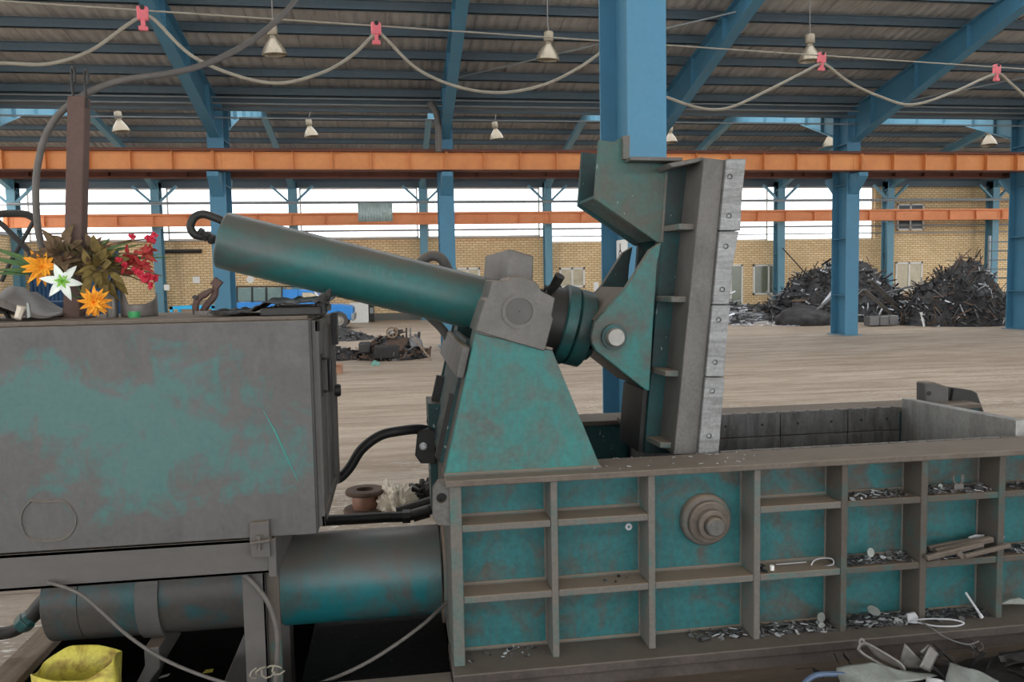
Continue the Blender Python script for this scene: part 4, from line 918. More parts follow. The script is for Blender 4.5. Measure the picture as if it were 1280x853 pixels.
# lily
c = un(78, 352, Y=3.78); n, u, v = frame((.25, -1, .1))
r = thing('artificial_lily', 'white artificial lily with a green throat in front of the rusty post', 'flower', tuple(c))
b = MB()
for k in range(6):
    a = 2*PI*k/6+.35; d = (u*math.cos(a)+v*math.sin(a))*.95+n*.35; petal(b, c, d, n, .088 if k % 2 else .082, .036, .42, .35, 8, .8)
thick(b.build('petals', M['petal_white'], r))
b = MB()
for k in range(6):
    a = 2*PI*k/6+.35; d = (u*math.cos(a)+v*math.sin(a))*.9+n*.5; petal(b, c+n*.003, d, n, .034, .014, .3, .3, 4, .8)
for k in range(6):
    a = 2*PI*k/6; d = n+(u*math.cos(a)+v*math.sin(a))*.35; b.tube([c, c+d*.03, c+d*.04], .0015, 5)
thick(b.build('throat', M['petal_green'], r), .001)
b = MB(); stem(b, c, c+Vector((.06, .07, -.07)), .004, .03); b.build('stem', M['leaf_green'], r)
# dahlias
def dahlia(px, py, Y, R, facing, label, layers=4):
    c = un(px, py, Y=Y); n, u, v = frame(facing); r = thing('artificial_dahlia', label, 'flower', tuple(c), 'orange artificial dahlias')
    b = MB()
    for L in range(layers):
        m_ = 13-2*L; t = L/layers
        for k in range(m_):
            a = 2*PI*(k+.5*(L % 2))/m_+RND.uniform(-.12, .12); d = (u*math.cos(a)+v*math.sin(a))*(1-t*.75)+n*(.15+t*1.1)
            petal(b, c+n*.006*L, d, n, R*(1-.38*t)*RND.uniform(.9, 1.08), R*.30, RND.uniform(.1, .4), .5, 6, .8)
    thick(b.build('petals', M['petal_orange'], r))
    b = MB(); b.lathe(c-n*.012, n, [(0, .004), (.006, .016), (.016, .016), (.024, .006)], 12); b.build('heart', M['petal_orange'], r)
    b = MB(); stem(b, c-n*.01, tie+Vector((0, 0, .02)), .004, .04); b.build('stem', M['leaf_green'], r)
dahlia(119, 378, 3.76, .072, (.15, -1, -.05), 'orange artificial dahlia in full bloom just right of the rusty post foot')
dahlia(52, 334, 3.82, .085, (.5, -.9, .15), 'orange artificial dahlia with long petals above the white lily', 2)
c = un(57, 331, Y=3.80)
# brown and olive leaf bunches
def bunch(name, cx, cy, Y, R, mats, label, n, L, W, bias=(0, -.5, .2), group=None):
    c = un(cx, cy, Y=Y); r = thing(name, label, 'artificial foliage', tuple(c), group)
    bs = [MB() for _ in mats]
    for k in range(n):
        d = Vector((RND.gauss(0, 1), RND.gauss(0, .5), RND.gauss(0, 1)))+Vector(bias); d.normalize()
        s = c+d*R*RND.uniform(.05, .8); petal(bs[k % len(mats)], s, d+Vector((RND.uniform(-.5, .5), 0, RND.uniform(-.5, .5))), Vector((RND.uniform(-.6, .6), -1, RND.uniform(-.3, .6))), L*RND.uniform(.6, 1.2), W*RND.uniform(.7, 1.2), RND.uniform(-.2, .5), .25, 5, .7)
    for bb, (mt, nm) in zip(bs, mats): thick(bb.build(nm, M[mt], r))
    b = MB()
    for k in range(6):
        d = Vector((RND.gauss(0, 1), RND.gauss(0, .4), RND.gauss(0, 1))).normalized(); stem(b, tie+Vector((0, .0, .03)), c+d*R*.8, .0028, .01)
    b.build('stem', M['leaf_brown'], r); return r
bunch('brown_leaf_bunch', 77, 318, 3.86, .085, [('leaf_brown', 'leaves')], 'bunch of brown dried-looking leaves left of the rusty post, above the lily', 42, .075, .04)
bunch('olive_leaf_bunch', 124, 335, 3.84, .10, [('leaf_olive', 'leaves')], 'bunch of large olive brown leaves just right of the rusty post', 40, .085, .042, (.3, -.5, .0))
bunch('brown_leaf_bunch', 112, 318, 3.88, .06, [('leaf_brown', 'leaves')], 'small dark leaf bunch right behind the rusty post', 26, .09, .03, (.6, -.2, .4))
# red spray: leaves, dark red clusters
c = un(170, 325, Y=3.82)
r = thing('red_flower_spray', 'red artificial leaf and blossom spray reaching out right of the rusty post', 'flower', tuple(c))
b = MB(); 
for (x, y, k_) in [(160, 318, 9), (168, 326, 10), (176, 332, 9), (182, 318, 7), (188, 312, 8), (158, 330, 7), (170, 338, 8)]:
    q = un(x, y, Y=3.82+RND.uniform(-.03, .05))
    for k in range(k_):
        d = Vector((RND.gauss(0, 1), -.5+RND.gauss(0, .4), RND.gauss(-.1, 1))); petal(b, q, d, (RND.uniform(-.4, .4), -1, .3), RND.uniform(.035, .065), RND.uniform(.014, .024), RND.uniform(0, .5), .3, 5, .8)
thick(b.build('leaves', M['petal_red'], r))
b = MB()
for (x, y, s) in [(186, 297, .018), (191, 299, .018), (193, 294, .013), (165, 296, .014), (190, 357, .017), (188, 346, .02), (181, 347, .02), (174, 343, .02), (168, 339, .016), (194, 348, .014), (148, 325, .014), (155, 332, .016)]:
    q = un(x, y, Y=3.8+RND.uniform(-.02, .02))
    for k in range(7): 
        d = Vector((RND.gauss(0, 1), RND.gauss(-.5, .6), RND.gauss(0, 1))); petal(b, q, d, (RND.uniform(-1, 1), -1, RND.uniform(-1, 1)), s*1.3, s*1.3, .5, .4, 4, .7)
thick(b.build('blossoms', plain('crimson_petal', (196, 44, 66), .6, 0, .2, 30), r, label='crimson small blossoms'))
b = MB()
for x, y in [(190, 297), (190, 357), (165, 300), (182, 318), (175, 342), (202, 345)]: stem(b, tie+Vector((.03, 0, .03)), un(x, y, Y=3.82), .003, -.02)
b.build('stem', M['leaf_brown'], r)
# green grass sprays
def blades(label, items, mat, w):
    c = un(*items[0][0], Y=3.85); r = thing('long_green_leaf', label, 'artificial foliage', tuple(c)); b = MB()
    for (p0, p1, Y0, Y1, bend) in items:
        a, e = un(*p0, Y=Y0), un(*p1, Y=Y1); petal(b, a, e-a, (0.1, -1, .5), (e-a).length, w, bend, .3, 12, .6)
    thick(b.build('leaf_blade', M[mat], r))
blades('long green artificial leaves pointing out left of the rusty post', [((88, 346), (-25, 302), 3.86, 3.75, .05), ((85, 342), (-30, 318), 3.86, 3.8, .03), ((75, 338), (-12, 345), 3.87, 3.8, -.06), ((80, 340), (-10, 336), 3.87, 3.78, .04)], 'leaf_green', .034)
blades('thin green artificial grass sprays reaching right above the olive leaves', [((105, 325), (178, 301), 3.87, 3.84, .1), ((108, 322), (160, 300), 3.87, 3.8, .12), ((112, 330), (205, 322), 3.87, 3.85, -.1), ((120, 326), (215, 318), 3.87, 3.9, .1), ((110, 320), (140, 296), 3.87, 3.86, .0), ((108, 330), (150, 315), 3.88, 3.8, .1), ((95, 320), (84, 288), 3.9, 3.9, 0)], 'leaf_green', .02)
c = un(4, 312, Y=3.8); dahl = None
# ------------------------------------------------------------------ scrap lying on the cabinet
# curved sheet-metal chute
r = thing('bent_sheet_duct', 'grey bent sheet-metal duct piece with a saddle-shaped cut on the cabinet', 'sheet metal', tuple(un(168, 399, Y=3.95)))
q0, q1 = un(149, 399, Y=3.95), un(149, 360, Y=3.95)
b = MB(); bm = b.bm; n = 20; rows = []
for j in range(7):
    t = j/6; row = []
    for k in range(n+1):
        a = PI*(.95+1.15*k/n); top = .155 if k < 6 else (.155-.095*(k-5)/3 if k < 8 else .058+.05*max(0, (k-12)/8)**2)
        xx = q0.x+.083 + .078*math.cos(a); yy = 3.98 + .10*math.sin(a); row.append(bm.verts.new((xx, yy, CT+t*top)))
    rows.append(row)
for a, c2 in zip(rows, rows[1:]):
    for k in range(n): f = bm.faces.new((a[k], a[k+1], c2[k+1], c2[k])); f.smooth = True
o = b.build('curved_sheet', M['chute'], r); md = o.modifiers.new('t', 'SOLIDIFY'); md.thickness = .006
b = MB(); b.tube([(q0.x-.022, 3.93, CT), (q0.x-.02, 3.93, CT+.14), (q0.x-.01, 3.94, CT+.18)], [.026, .026, .014], 14); b.build('rolled_edge', M['sheet'], r)
p = un(168, 396, Y=3.8); b = MB(); b.lathe((p.x, 3.8, CT), (0, 0, 1), [(0, 0), (0, .024), (.028, .026), (.03, .02), (.03, 0)], 14); tag(b.build('plastic_cup', M['green_glass']), 'small green plastic cup on the cabinet in front of the bent duct', 'cup')
# crushed grey sheet at the left
b = MB(); bm = b.bm; nx, ny = 16, 8; P = []
for i in range(nx+1):
    for j in range(ny+1):
        s, t = i/nx, j/ny; x = un(-25+115*s, 399, Y=3.95).x; h = .02+.11*math.exp(-((s-.47)/.2)**2)+.03*noise.noise(Vector((s*5, t*4, 1)))+.05*(1-s)*.5; h *= (.35+.65*math.sin(PI*min(1, max(0, t*.9+.08))))
        P.append(bm.verts.new((x+.02*noise.noise(Vector((s*6, t*6, 4))), 3.7+.5*t, CT+max(.004, h))))
for i in range(nx):
    for j in range(ny): a = i*(ny+1)+j; bm.faces.new((P[a], P[a+ny+1], P[a+ny+2], P[a+1])).smooth = False
o = b.build('crushed_sheet', M['chute']); md = o.modifiers.new('t', 'SOLIDIFY'); md.thickness = .005; md.offset = 1
tag(o, 'crushed grey sheet metal lying on the cabinet left of the rusty post', 'sheet metal')
b = MB(); b.tube([un(22, 399, Y=3.68), un(26, 386, Y=3.7), un(27, 383, Y=3.7)], [.014, .016, .018], 8); tag(b.build('pale_stub', M['rag']), 'short pale stub standing before the crushed grey sheet', 'stub')
b = MB(); b.px([(33, 378), (36, 380), (38, 396), (34, 398)], 3.66, 3.672); tag(b.build('glass_shard', M['sheet_pale']), 'pale upright sliver in front of the crushed grey sheet', 'shard')
b = MB(); q = [un(-20, 398, Y=4.2), un(60, 398, Y=4.2)]; b.box((un(42, 398, Y=4.25).x, 4.2, CT), (un(88, 398, Y=4.25).x, 4.38, CT+.075)); tag(b.build('blue_tray', M['gate_blue'], None, .008), 'blue box on the cabinet behind the crushed grey sheet', 'box')
# bent steel frame standing left
b = MB(); b.tube(spline([un(x, y, Y=4.1) for x, y in [(-60, 266), (-20, 269), (10, 267), (32, 268), (44, 274)]], 5), .017, 8); bf = thing('bent_steel_frame', 'dark bent steel bar frame rising at the left edge beside the flowers', 'steel frame', tuple(un(0, 399, Y=4.1)))
b.build('top_bar', M['dark_steel'], bf)
for pts, rr in (([(43, 275), (30, 298), (12, 330), (2, 352)], .010), ([(-20, 262), (5, 283), (40, 318)], .013), ([(-40, 300), (-20, 350), (12, 399)], .011)):
    b = MB(); b.tube([un(x, y, Y=4.1) for x, y in pts], rr, 8); b.build('strut', M['dark_steel'], bf)
# forked bent bracket
r = thing('bent_fork_bracket', 'rusty forked bent bracket standing on the cabinet below the cylinder end', 'bracket', tuple(un(258, 400, Y=3.95)))
b = MB(); q = spline([un(x, y, Y=3.95) for x, y in [(256, 399), (254, 390), (260, 380), (268, 370), (270, 358), (274, 351)]], 5)
b.tube(q, [.016]*len(q), 6); b.bar(un(268, 358, Y=3.95), un(274, 350, Y=3.95), .04, .04); b.build('long_prong', M['rust'], r)
b = MB(); q = spline([un(x, y, Y=3.92) for x, y in [(258, 399), (246, 392), (245, 380), (250, 372), (258, 367), (265, 362)]], 5); b.tube(q, [.016]*20+[.015, .014, .013, .012, .010, .008], 6); b.build('short_prong', M['rust'], r)
p = un(244, 372, Y=3.9); b = MB(); b.lathe(p-Vector((0, .01, 0)), (0, 1, 0), [(0, 0), (0, .012), (.02, .012), (.02, 0)], 6, False); b.build('nut', M['dark_steel'], r)
b = MB(); b.box((un(252, 399, Y=3.95).x-.02, 3.9, CT), (un(264, 399, Y=3.95).x+.02, 4.0, CT+.02)); b.build('foot', M['chute'], r)
# black plastic sheet over a flat box
b = MB(); xa, xb = un(326, 396, Y=3.62).x, un(402, 396, Y=3.62).x; b.box((xa, 3.60, CT), (xb, 4.2, CT+.035)); tag(b.build('flat_box', M['dark_steel'], None, .006), 'flat dark box under the black plastic sheet on the cabinet', 'box')
b = MB(); bm = b.bm; nx, ny = 60, 14; P = []; xa, xb = un(258, 396, Y=3.62).x, un(412, 396, Y=3.62).x
for i in range(nx+1):
    for j in range(ny+1):
        s, t = i/nx, j/ny; x = xa+(xb-xa)*s; y = 3.63+.5*t
        bx_ = .037 if s > .45 else .0+.037*max(0, (s-.32)/.13)
        h = bx_+.012+.022*abs(noise.noise(Vector((s*7, t*3, 2))))+.013*noise.noise(Vector((s*16, t*6, 5)))+.02*s*t
        P.append(bm.verts.new((x+.015*noise.noise(Vector((s*9, t*5, 9))), y+.03*noise.noise(Vector((s*8, t*5, 7))), CT+max(.004+bx_, h))))
for i in range(nx):
    for j in range(ny): a = i*(ny+1)+j; bm.faces.new((P[a], P[a+ny+1], P[a+ny+2], P[a+1])).smooth = True
o = b.build('plastic_sheet', M['tarp']); md = o.modifiers.new('t', 'SOLIDIFY'); md.thickness = .003; md.offset = 1
tag(o, 'crumpled black plastic sheet lying over the right end of the cabinet top', 'plastic sheet')
b = MB(); q = [un(402, 391, Y=3.7), un(401, 382, Y=3.7), un(404, 374, Y=3.7), (un(409, 370, Y=3.7)), un(413, 362, Y=3.7)]; b.tube(spline(q, 5), [.026]*10+[.024]*5+[.018, .016, .014, .012, .010, .008], 8); tag(b.build('twisted_strip', M['dark_steel']), 'dark twisted strip sticking up at the cabinet corner by the truck', 'scrap')
b = MB(); 
for (x0, y0, x1, y1) in [(338, 388, 350, 379), (352, 380, 362, 379), (343, 386, 347, 380)]:
    b.bar(un(x0, y0, Y=3.75), un(x1, y1, Y=3.75), .03, .01)
tag(b.build('white_wrapper', M['rag']), 'white torn wrapper on the black plastic sheet', 'wrapper')
# ================================================================== debris in the ribbed cells
SH = {'top': .768, 'mid': .434, 'low': .112}
def cellx(k): return RX[k][1], RX[k+1][0]
def litter(k, row, n, label, mats=('strip_mid', 'strip_dark', 'strip_bright'), big=1., x01=(0, 1)):
    z0 = SH[row]; xa, xb = cellx(k); xa, xb = xa+(xb-xa)*x01[0]+.01, xa+(xb-xa)*x01[1]-.01; R_ = random.Random(k*7+n)
    b = MB()
    for i in range(n):
        x = R_.uniform(xa, xb); y = R_.uniform(YR+.02, YP-.025); s = big*R_.uniform(.006, .016); h = .002+.012*R_.random()*max(0, min(1, (y-YR)/.1))*big
        if R_.random() < .5:
            ax = Vector((R_.gauss(0, .35), R_.gauss(-.2, .35), 1)); b.lathe((x, y, z0+h), ax, [(0, 0), (0, s), (.002, s), (.002, 0)], 9, False)
        else:
            a = R_.uniform(0, PI); d = Vector((math.cos(a), .4*math.sin(a), R_.uniform(-.05, .25)))*s*1.6; c = Vector((x, y, z0+h+.004)); b.bar(c-d, c+d, s*.6, .003)
    o = b.build('metal_litter', M[mats[0]]); 
    for mt in mats[1:]: o.data.materials.append(M[mt])
    # individual bits differ in brightness
    R2 = random.Random(n); isl = {}
    bm = bmesh.new(); bm.from_mesh(o.data); seen = set()
    for f in bm.faces:
        if f.index in seen: continue
        st = [f]; mi = R2.choices(range(len(mats)), [5, 5, 2][:len(mats)])[0]; seen.add(f.index)
        while st:
            g = st.pop(); g.material_index = mi
            for e in g.edges:
                for h in e.link_faces:
                    if h.index not in seen: seen.add(h.index); st.append(h)
    bm.to_mesh(o.data); bm.free()
    return tag(o, label, 'metal scraps', None, 'stuff')
litter(4, 'top', 90, 'fine metal scraps on the top shelf of the narrow cell left of the upright clip', x01=(.05, .9))
litter(5, 'top', 130, 'dark metal scraps round the upright clip on the top shelf', big=1.2)
litter(4, 'mid', 170, 'shiny discs and clippings heaped on the middle shelf below the standing disc', big=1.1)
litter(5, 'mid', 200, 'black and bright clippings under the bar bundle on the middle shelf', big=1.5)
litter(6, 'mid', 120, 'dark clippings on the middle shelf right of the bar bundle', big=1.2)
litter(6, 'top', 60, 'sparse scraps on the top shelf at the right picture edge', ('strip_dark', 'strip_mid'))
litter(3, 'low', 170, 'overlapping metal discs heaped on the bottom ledge right of the boss cell', big=1.3, x01=(.0, 1.))
litter(4, 'low', 260, 'metal discs and clippings heaped deepest on the bottom ledge', big=1.4)
litter(5, 'low', 150, 'dark scraps on the bottom ledge behind the wire loops', ('strip_dark', 'strip_mid'), big=1.2)
litter(2, 'low', 60, 'few coin-like scraps on the bottom ledge below the pivot boss', big=1.1, x01=(.4, 1))
litter(0, 'low', 26, 'small dirt bits on the bottom ledge of the leftmost cell', ('strip_dark', 'strip_mid', 'strip_bright'), big=.7)
litter(1, 'mid', 8, 'a few tiny chips on the middle shelf of the second cell', ('strip_mid', 'strip_dark'), .6, x01=(.4, .9))
litter(3, 'mid', 22, 'black bits by the short white stub on the middle shelf', ('strip_dark', 'strip_mid'), x01=(0, .15))
# chips on the top flange
b = MB(); R_ = random.Random(5)
for i in range(30):
    x = R_.uniform(.9, 1.75); y = R_.uniform(3.55, 3.79); a = R_.uniform(0, PI); s = R_.uniform(.003, .011); c = Vector((x, y, ZT+.004)); d = Vector((math.cos(a), math.sin(a), .1))*s; b.bar(c-d, c+d, .003, .002)
tag(b.build('metal_chips', M['strip_bright']), 'thin bright metal chips strewn on the top flange below the lid', 'metal chips', None, 'stuff')
# discs standing or lying by themselves
def disc(px, py, R, Y, label, lean=.2, th=.004, flat=False):
    c = un(px, py, Y=Y); ax = Vector((.25, -1, lean)) if not flat else Vector((.1, -.45, 1)); b = MB(); b.lathe(c, ax, [(0, 0), (0, R), (th, R), (th, 0)], 26, False)
    return tag(b.build('metal_disc', M['sheet_pale']), label, 'metal disc', 'blanked metal discs')
disc(1088, 691, .023, 3.64, 'pale metal disc standing upright on the middle shelf')
disc(1026, 772, .024, 3.63, 'pale metal disc standing upright on the bottom ledge')
disc(1092, 764, .032, 3.62, 'large pale disc lying tilted on the deepest scrap heap', flat=True)
disc(1027, 784, .022, 3.60, 'greyer disc leaning below the upright one on the bottom ledge', .5)
disc(1175, 609, .016, 3.64, 'dark small disc leaning on the top shelf beside the upright clip')
# upright clip, ring, stub
p = un(1197, 612, Y=3.62); b = MB()
z0 = SH['top']; b.tube(spline([(p.x-.028, 3.62, z0+.075), (p.x-.022, 3.62, z0+.045), (p.x, 3.62, z0+.032), (p.x+.022, 3.62, z0+.045), (p.x+.026, 3.62, z0+.08)], 5), .006, 6); b.box((p.x-.026, 3.61, z0), (p.x+.026, 3.63, z0+.034)); tag(b.build('forked_clip', M['chute']), 'small forked metal clip standing upright on the top shelf', 'clip')
b = MB(); z0 = SH['mid']; pts = [un(x, y, Y=3.6) for x, y in [(1014, 707), (1018, 701), (1028, 698), (1040, 699), (1042, 705), (1034, 708), (1020, 710)]]
b.tube(spline(pts, 4), .0034, 6, closed=False); tag(b.build('bent_wire_ring', M['strip_bright']), 'bent shiny wire ring on the middle shelf right of the boss', 'wire')
p = un(965, 710, Y=3.6); b = MB(); b.cyl((p.x, 3.6, SH['mid']), (p.x, 3.6, SH['mid']+.024), .011, 12); tag(b.build('white_stub', M['paper']), 'short white stub standing on the middle shelf', 'stub')
b = MB(); b.tube([un(970, 706, Y=3.63), un(1008, 703, Y=3.63)], .003, 5); tag(b.build('thin_rod', M['strip_bright']), 'thin straight wire lying on the middle shelf behind the stub', 'wire')
# bundle of bars lying on the middle shelf
BARS = [((1158, 698), (1228, 680), 3.52, .018), ((1170, 690), (1240, 674), 3.57, .02), ((1160, 686), (1215, 676), 3.62, .018), ((1205, 696), (1262, 682), 3.50, .015), ((1196, 690), (1203, 697), 3.51, .02), ((1186, 680), (1250, 671), 3.64, .014)]
NM = ['longest dusty bar of the bundle, lying in front', 'dusty bar lying across the middle of the bundle', 'dusty bar at the back left of the bundle', 'thin bar of the bundle sticking out over the next rib', 'short stub end lying on top of the bar bundle', 'thin bar at the back of the bundle by the bright clippings']
for (a, c, Y, r_), lab in zip(BARS, NM):
    p, q = un(*a, Y=Y), un(*c, Y=Y); p.z = max(p.z, SH['mid']+r_*.8); q.z = max(q.z, SH['mid']+r_*.8)
    b = MB(); b.bar(p, q, r_*1.5, r_*1.3); tag(b.build('scrap_bar', M['flange'], None, .004), lab, 'metal bar', 'bar bundle on the middle shelf')
for (pts, lab) in (([(1243, 678), (1249, 670), (1255, 672)], 'bright crumpled foil bit at the right of the bar bundle'), ([(1211, 673), (1219, 671), (1230, 670)], 'bright crumpled foil bit above the middle of the bar bundle')):
    b = MB(); b.tube([un(x, y, Y=3.63) for x, y in pts], [.007, .010, .006], 5); tag(b.build('foil_bit', M['strip_bright']), lab, 'foil')
# wire loops on the bottom ledge
b = MB(); b.tube(spline([un(x, y, Y=3.50) for x, y in [(1138, 778), (1150, 779), (1170, 783), (1195, 783), (1205, 779), (1190, 775), (1165, 774), (1146, 775)]], 5), .004, 6); tag(b.build('wire_loop', M['strip_bright']), 'bright flattened wire loop lying on the bottom ledge', 'wire')
b = MB(); b.tube(spline([un(x, y, Y=Y) for x, y, Y in [(1150, 777, 3.5), (1165, 786, 3.45), (1180, 796, 3.42), (1196, 803, 3.4), (1212, 806, 3.4), (1224, 802, 3.38)]], 5), .0035, 6); b.tube(spline([un(x, y, Y=3.4) for x, y in [(1212, 806), (1217, 812), (1217, 828), (1219, 846)]], 4), .003, 6); b.tube(spline([un(x, y, Y=3.4) for x, y in [(1215, 803), (1222, 813), (1229, 811), (1227, 804)]], 4), .0025, 5); tag(b.build('dangling_wire', M['strip_mid']), 'thin wire hanging down over the base beam', 'wire')
b = MB(); b.bar(un(1207, 741, Y=3.60), un(1225, 768, Y=3.53), .012, .005); b.bar(un(1225, 768, Y=3.53), un(1228, 773, Y=3.52), .02, .008); tag(b.build('bright_strip', M['strip_bright']), 'bright metal strip leaning up from the bottom ledge', 'metal strip')
b = MB(); b.px([(1134, 768), (1144, 766), (1148, 772), (1146, 780), (1136, 779)], 3.52, 3.53); tag(b.build('foil_bit', M['strip_bright']), 'bright foil flag at the tip of the wire loop', 'foil')
b = MB(); b.px([(1252, 755), (1262, 750), (1275, 748), (1285, 752), (1285, 756)], 3.6, 3.61); tag(b.build('foil_bit', M['sheet_pale']), 'pale torn metal flap on the bottom ledge at the right edge', 'foil')

# ================================================================== scrap in front of the press
b = MB(); bm = b.bm; nx, ny = 34, 16; P = []
for i in range(nx+1):
    for j in range(ny+1):
        s, t = i/nx, j/ny; x = 1.7+2.6*s; y = 2.5+.95*t
        h = .09*math.sin(PI*min(1, s*1.2+.05 if s < .8 else 1.01-(s-.8)*.1 ))*math.sin(PI*(.1+.8*t)) if s < .8 else .03
        h = .07*min(1, s*2.2)*math.sin(PI*(.05+.9*t))+.03*noise.noise(Vector((x*5, y*5, 0)))+.02*noise.noise(Vector((x*14, y*14, 3)))
        P.append(bm.verts.new((x, y, max(-.01, h-.02))))
for i in range(nx):
    for j in range(ny): a = i*(ny+1)+j; bm.faces.new((P[a], P[a+ny+1], P[a+ny+2], P[a+1]))
R_ = random.Random(11)
for i in range(160):
    c = Vector((R_.uniform(2.0, 4.1), R_.uniform(2.7, 3.4), R_.uniform(.03, .07))); d = Vector((R_.gauss(0, 1), R_.gauss(0, .7), R_.gauss(0, .3))).normalized()*R_.uniform(.02, .08); b.bar(c-d, c+d, R_.uniform(.008, .03), .003, up=(R_.gauss(0, 1), R_.gauss(0, 1), 1))
tag(b.build('scrap_heap', M['heap_dark']), 'dark oily swarf heap on the floor before the press base', 'scrap heap', None, 'stuff')
def crumple(name, pts, Y0, dY, mat, label, cat, seed=0, th=.004, n=10, amp=.02):
    """bent sheet: quad outline in the picture, depth varying over it"""
    q = [un(x, y, Y=Y0+d) for (x, y), d in zip(pts, dY)]; b = MB(); bm = b.bm; P = []
    for i in range(n+1):
        for j in range(n+1):
            s, t = i/n, j/n; p = q[0]*(1-s)*(1-t)+q[1]*s*(1-t)+q[2]*s*t+q[3]*(1-s)*t
            o_ = Vector((noise.noise(p*8+Vector((seed, 0, 0))), noise.noise(p*8+Vector((0, seed, 5))), noise.noise(p*9+Vector((3, 0, seed)))))*amp
            P.append(bm.verts.new(p+o_))
    for i in range(n):
        for j in range(n): a = i*(n+1)+j; bm.faces.new((P[a], P[a+n+1], P[a+n+2], P[a+1]))
    o = b.build(name, M[mat]); md = o.modifiers.new('t', 'SOLIDIFY'); md.thickness = th; return tag(o, label, cat)
crumple('scrap_sheet', [(1049, 833), (1086, 830), (1172, 846), (1052, 872)], 3.12, [0, .02, .0, -.15], 'sheet_pale', 'pale curved metal sheet lying lowest in front of the press base', 'sheet metal', 1)
crumple('scrap_sheet', [(1130, 804), (1152, 826), (1166, 836), (1124, 834)], 3.16, [.02, 0, 0, .03], 'sheet', 'grey triangular sheet piece standing up in the floor scrap', 'sheet metal', 2, n=6, amp=.008)
crumple('scrap_sheet', [(1161, 807), (1172, 819), (1162, 841), (1148, 834)], 3.14, [.03, .02, 0, 0], 'sheet', 'grey folded strip with a square end standing in the floor scrap', 'sheet metal', 3, n=6, amp=.006)
crumple('scrap_sheet', [(1150, 815), (1160, 806), (1172, 819), (1160, 824)], 3.15, [.03, .03, .02, .02], 'sheet', 'small square flap bent up over the folded strip', 'sheet metal', 8, n=5, amp=.004)
crumple('scrap_sheet', [(1186, 831), (1215, 838), (1290, 866), (1182, 868)], 3.10, [.05, .05, 0, -.1], 'sheet_pale', 'greenish pale folded sheet at the lower right corner', 'sheet metal', 4)
crumple('scrap_sheet', [(1158, 846), (1172, 848), (1215, 864), (1158, 862)], 3.08, [0, 0, 0, -.05], 'strip_bright', 'small bright sheet piece between the two pale sheets', 'sheet metal', 5, n=5, amp=.006)
crumple('scrap_sheet', [(1215, 826), (1282, 814), (1300, 824), (1235, 840)], 3.25, [.1, .1, .0, .0], 'heap_dark', 'dark bent sheet in the swarf at the right edge', 'sheet metal', 6)
# looped clip
r = thing('loop_clip', 'long narrow looped metal clip leaning in the scrap before the press base', 'clip', tuple(un(1120, 835, Y=3.18)))
b = MB(); P = [(1073, 812), (1076, 806), (1083, 805), (1098, 813), (1115, 823), (1126, 831), (1130, 838), (1124, 842), (1110, 836), (1092, 826), (1079, 818)]
q = spline([un(x, y, Y=3.2-.001*(x-1073)) for x, y in P+P[:1]], 5)[:-1]; b.tube(q, .0075, 6, closed=True); b.build('loop', M['sheet'], r)
crumple('plate', [(1083, 806), (1124, 826), (1128, 838), (1095, 822)], 3.21, [.0, -.04, -.04, 0], 'chute', None, None, 7, n=5, amp=.003).parent = None
o = bpy.data.objects['plate']; o.name = 'clip_plate'; o.parent = r; o.data.transform(Matrix.Translation(-r.location))
p = un(1076, 802, Y=3.2); b = MB(); b.ring(p, (0, -1, .2), .016, .006, .008, 18); b.build('eyelet', M['sheet'], r)
# blue handle
b = MB(); b.tube(spline([un(x, y, Y=3.1) for x, y in [(1000, 862), (1010, 850), (1022, 844), (1040, 843), (1058, 844)]], 5), .012, 8); tag(b.build('bent_tube', M['bluetool']), 'pale blue bent metal tube beside the pale sheet on the floor', 'tube')

# ================================================================== distance: truck, frame, scrap
TY = 32.8
def tp(x, y, Y=TY): p = un(x, y, Y=Y); return (p.x, p.z)
trk = thing('pickup_truck', 'blue pickup truck with grey stake panels parked at the brick wall', 'truck', (tp(370, 411)[0], TY+.85, 0))
W = 1.75
def tpx(pts, name, mat, y0=TY, y1=TY+W, par=trk, bev=.03):
    b = MB(); b.xz([tp(*p) for p in pts], y0, y1); return b.build(name, M[mat], par, bev)
tpx([(296, 378), (346, 378), (372, 380), (372, 397), (296, 397)], 'bed', 'truck_blue')
tpx([(352, 362), (372, 362), (372, 382), (352, 382)], 'bed_front_panel', 'truck_blue', TY, TY+.06)
tpx([(372, 362), (388, 363), (395, 366), (403, 379), (403, 398), (372, 398)], 'cab', 'truck_blue', bev=.05)
tpx([(400, 381), (425, 381), (439, 383), (441, 386), (441, 400), (433, 400), (430, 393), (424, 390), (417, 391), (412, 396), (411, 400), (400, 400)], 'hood', 'truck_blue', bev=.04)
tpx([(378, 366), (389, 366), (394, 368), (398, 377), (378, 377)], 'side_window', 'pane_light', TY-.02, TY+.02, bev=0)
tpx([(392, 364), (396, 366), (404, 378), (401, 379)], 'windscreen_pillar', 'white', TY-.03, TY+.05, bev=0)
tpx([(403, 396), (413, 394), (413, 399), (401, 401)], 'sill_trim', 'white', TY-.03, TY+.05, bev=0)
tpx([(439, 392), (443, 392), (443, 401), (439, 401)], 'bumper', 'steel_grey', TY-.03, TY+W+.03)
for k, (xa, xb) in enumerate(((297, 314.5), (316, 332), (334, 352))):
    tpx([(xa, 360), (xb, 360), (xb, 377), (xa, 377)], 'stake_panel', 'truck_panel', TY, TY+.05)
    tpx([(xa, 360), (xb, 360), (xb, 377), (xa, 377)], 'stake_panel', 'truck_panel', TY+W-.05, TY+W)
tpx([(295, 357.5), (373, 357.5), (373, 359.3), (295, 359.3)], 'top_rail', 'dark_steel', TY, TY+.08)
for x in (296, 315.2, 333, 352.5): tpx([(x-.7, 358), (x+.7, 358), (x+.7, 378), (x-.7, 378)], 'stake_post', 'dark_steel', TY-.03, TY+.06, bev=0)
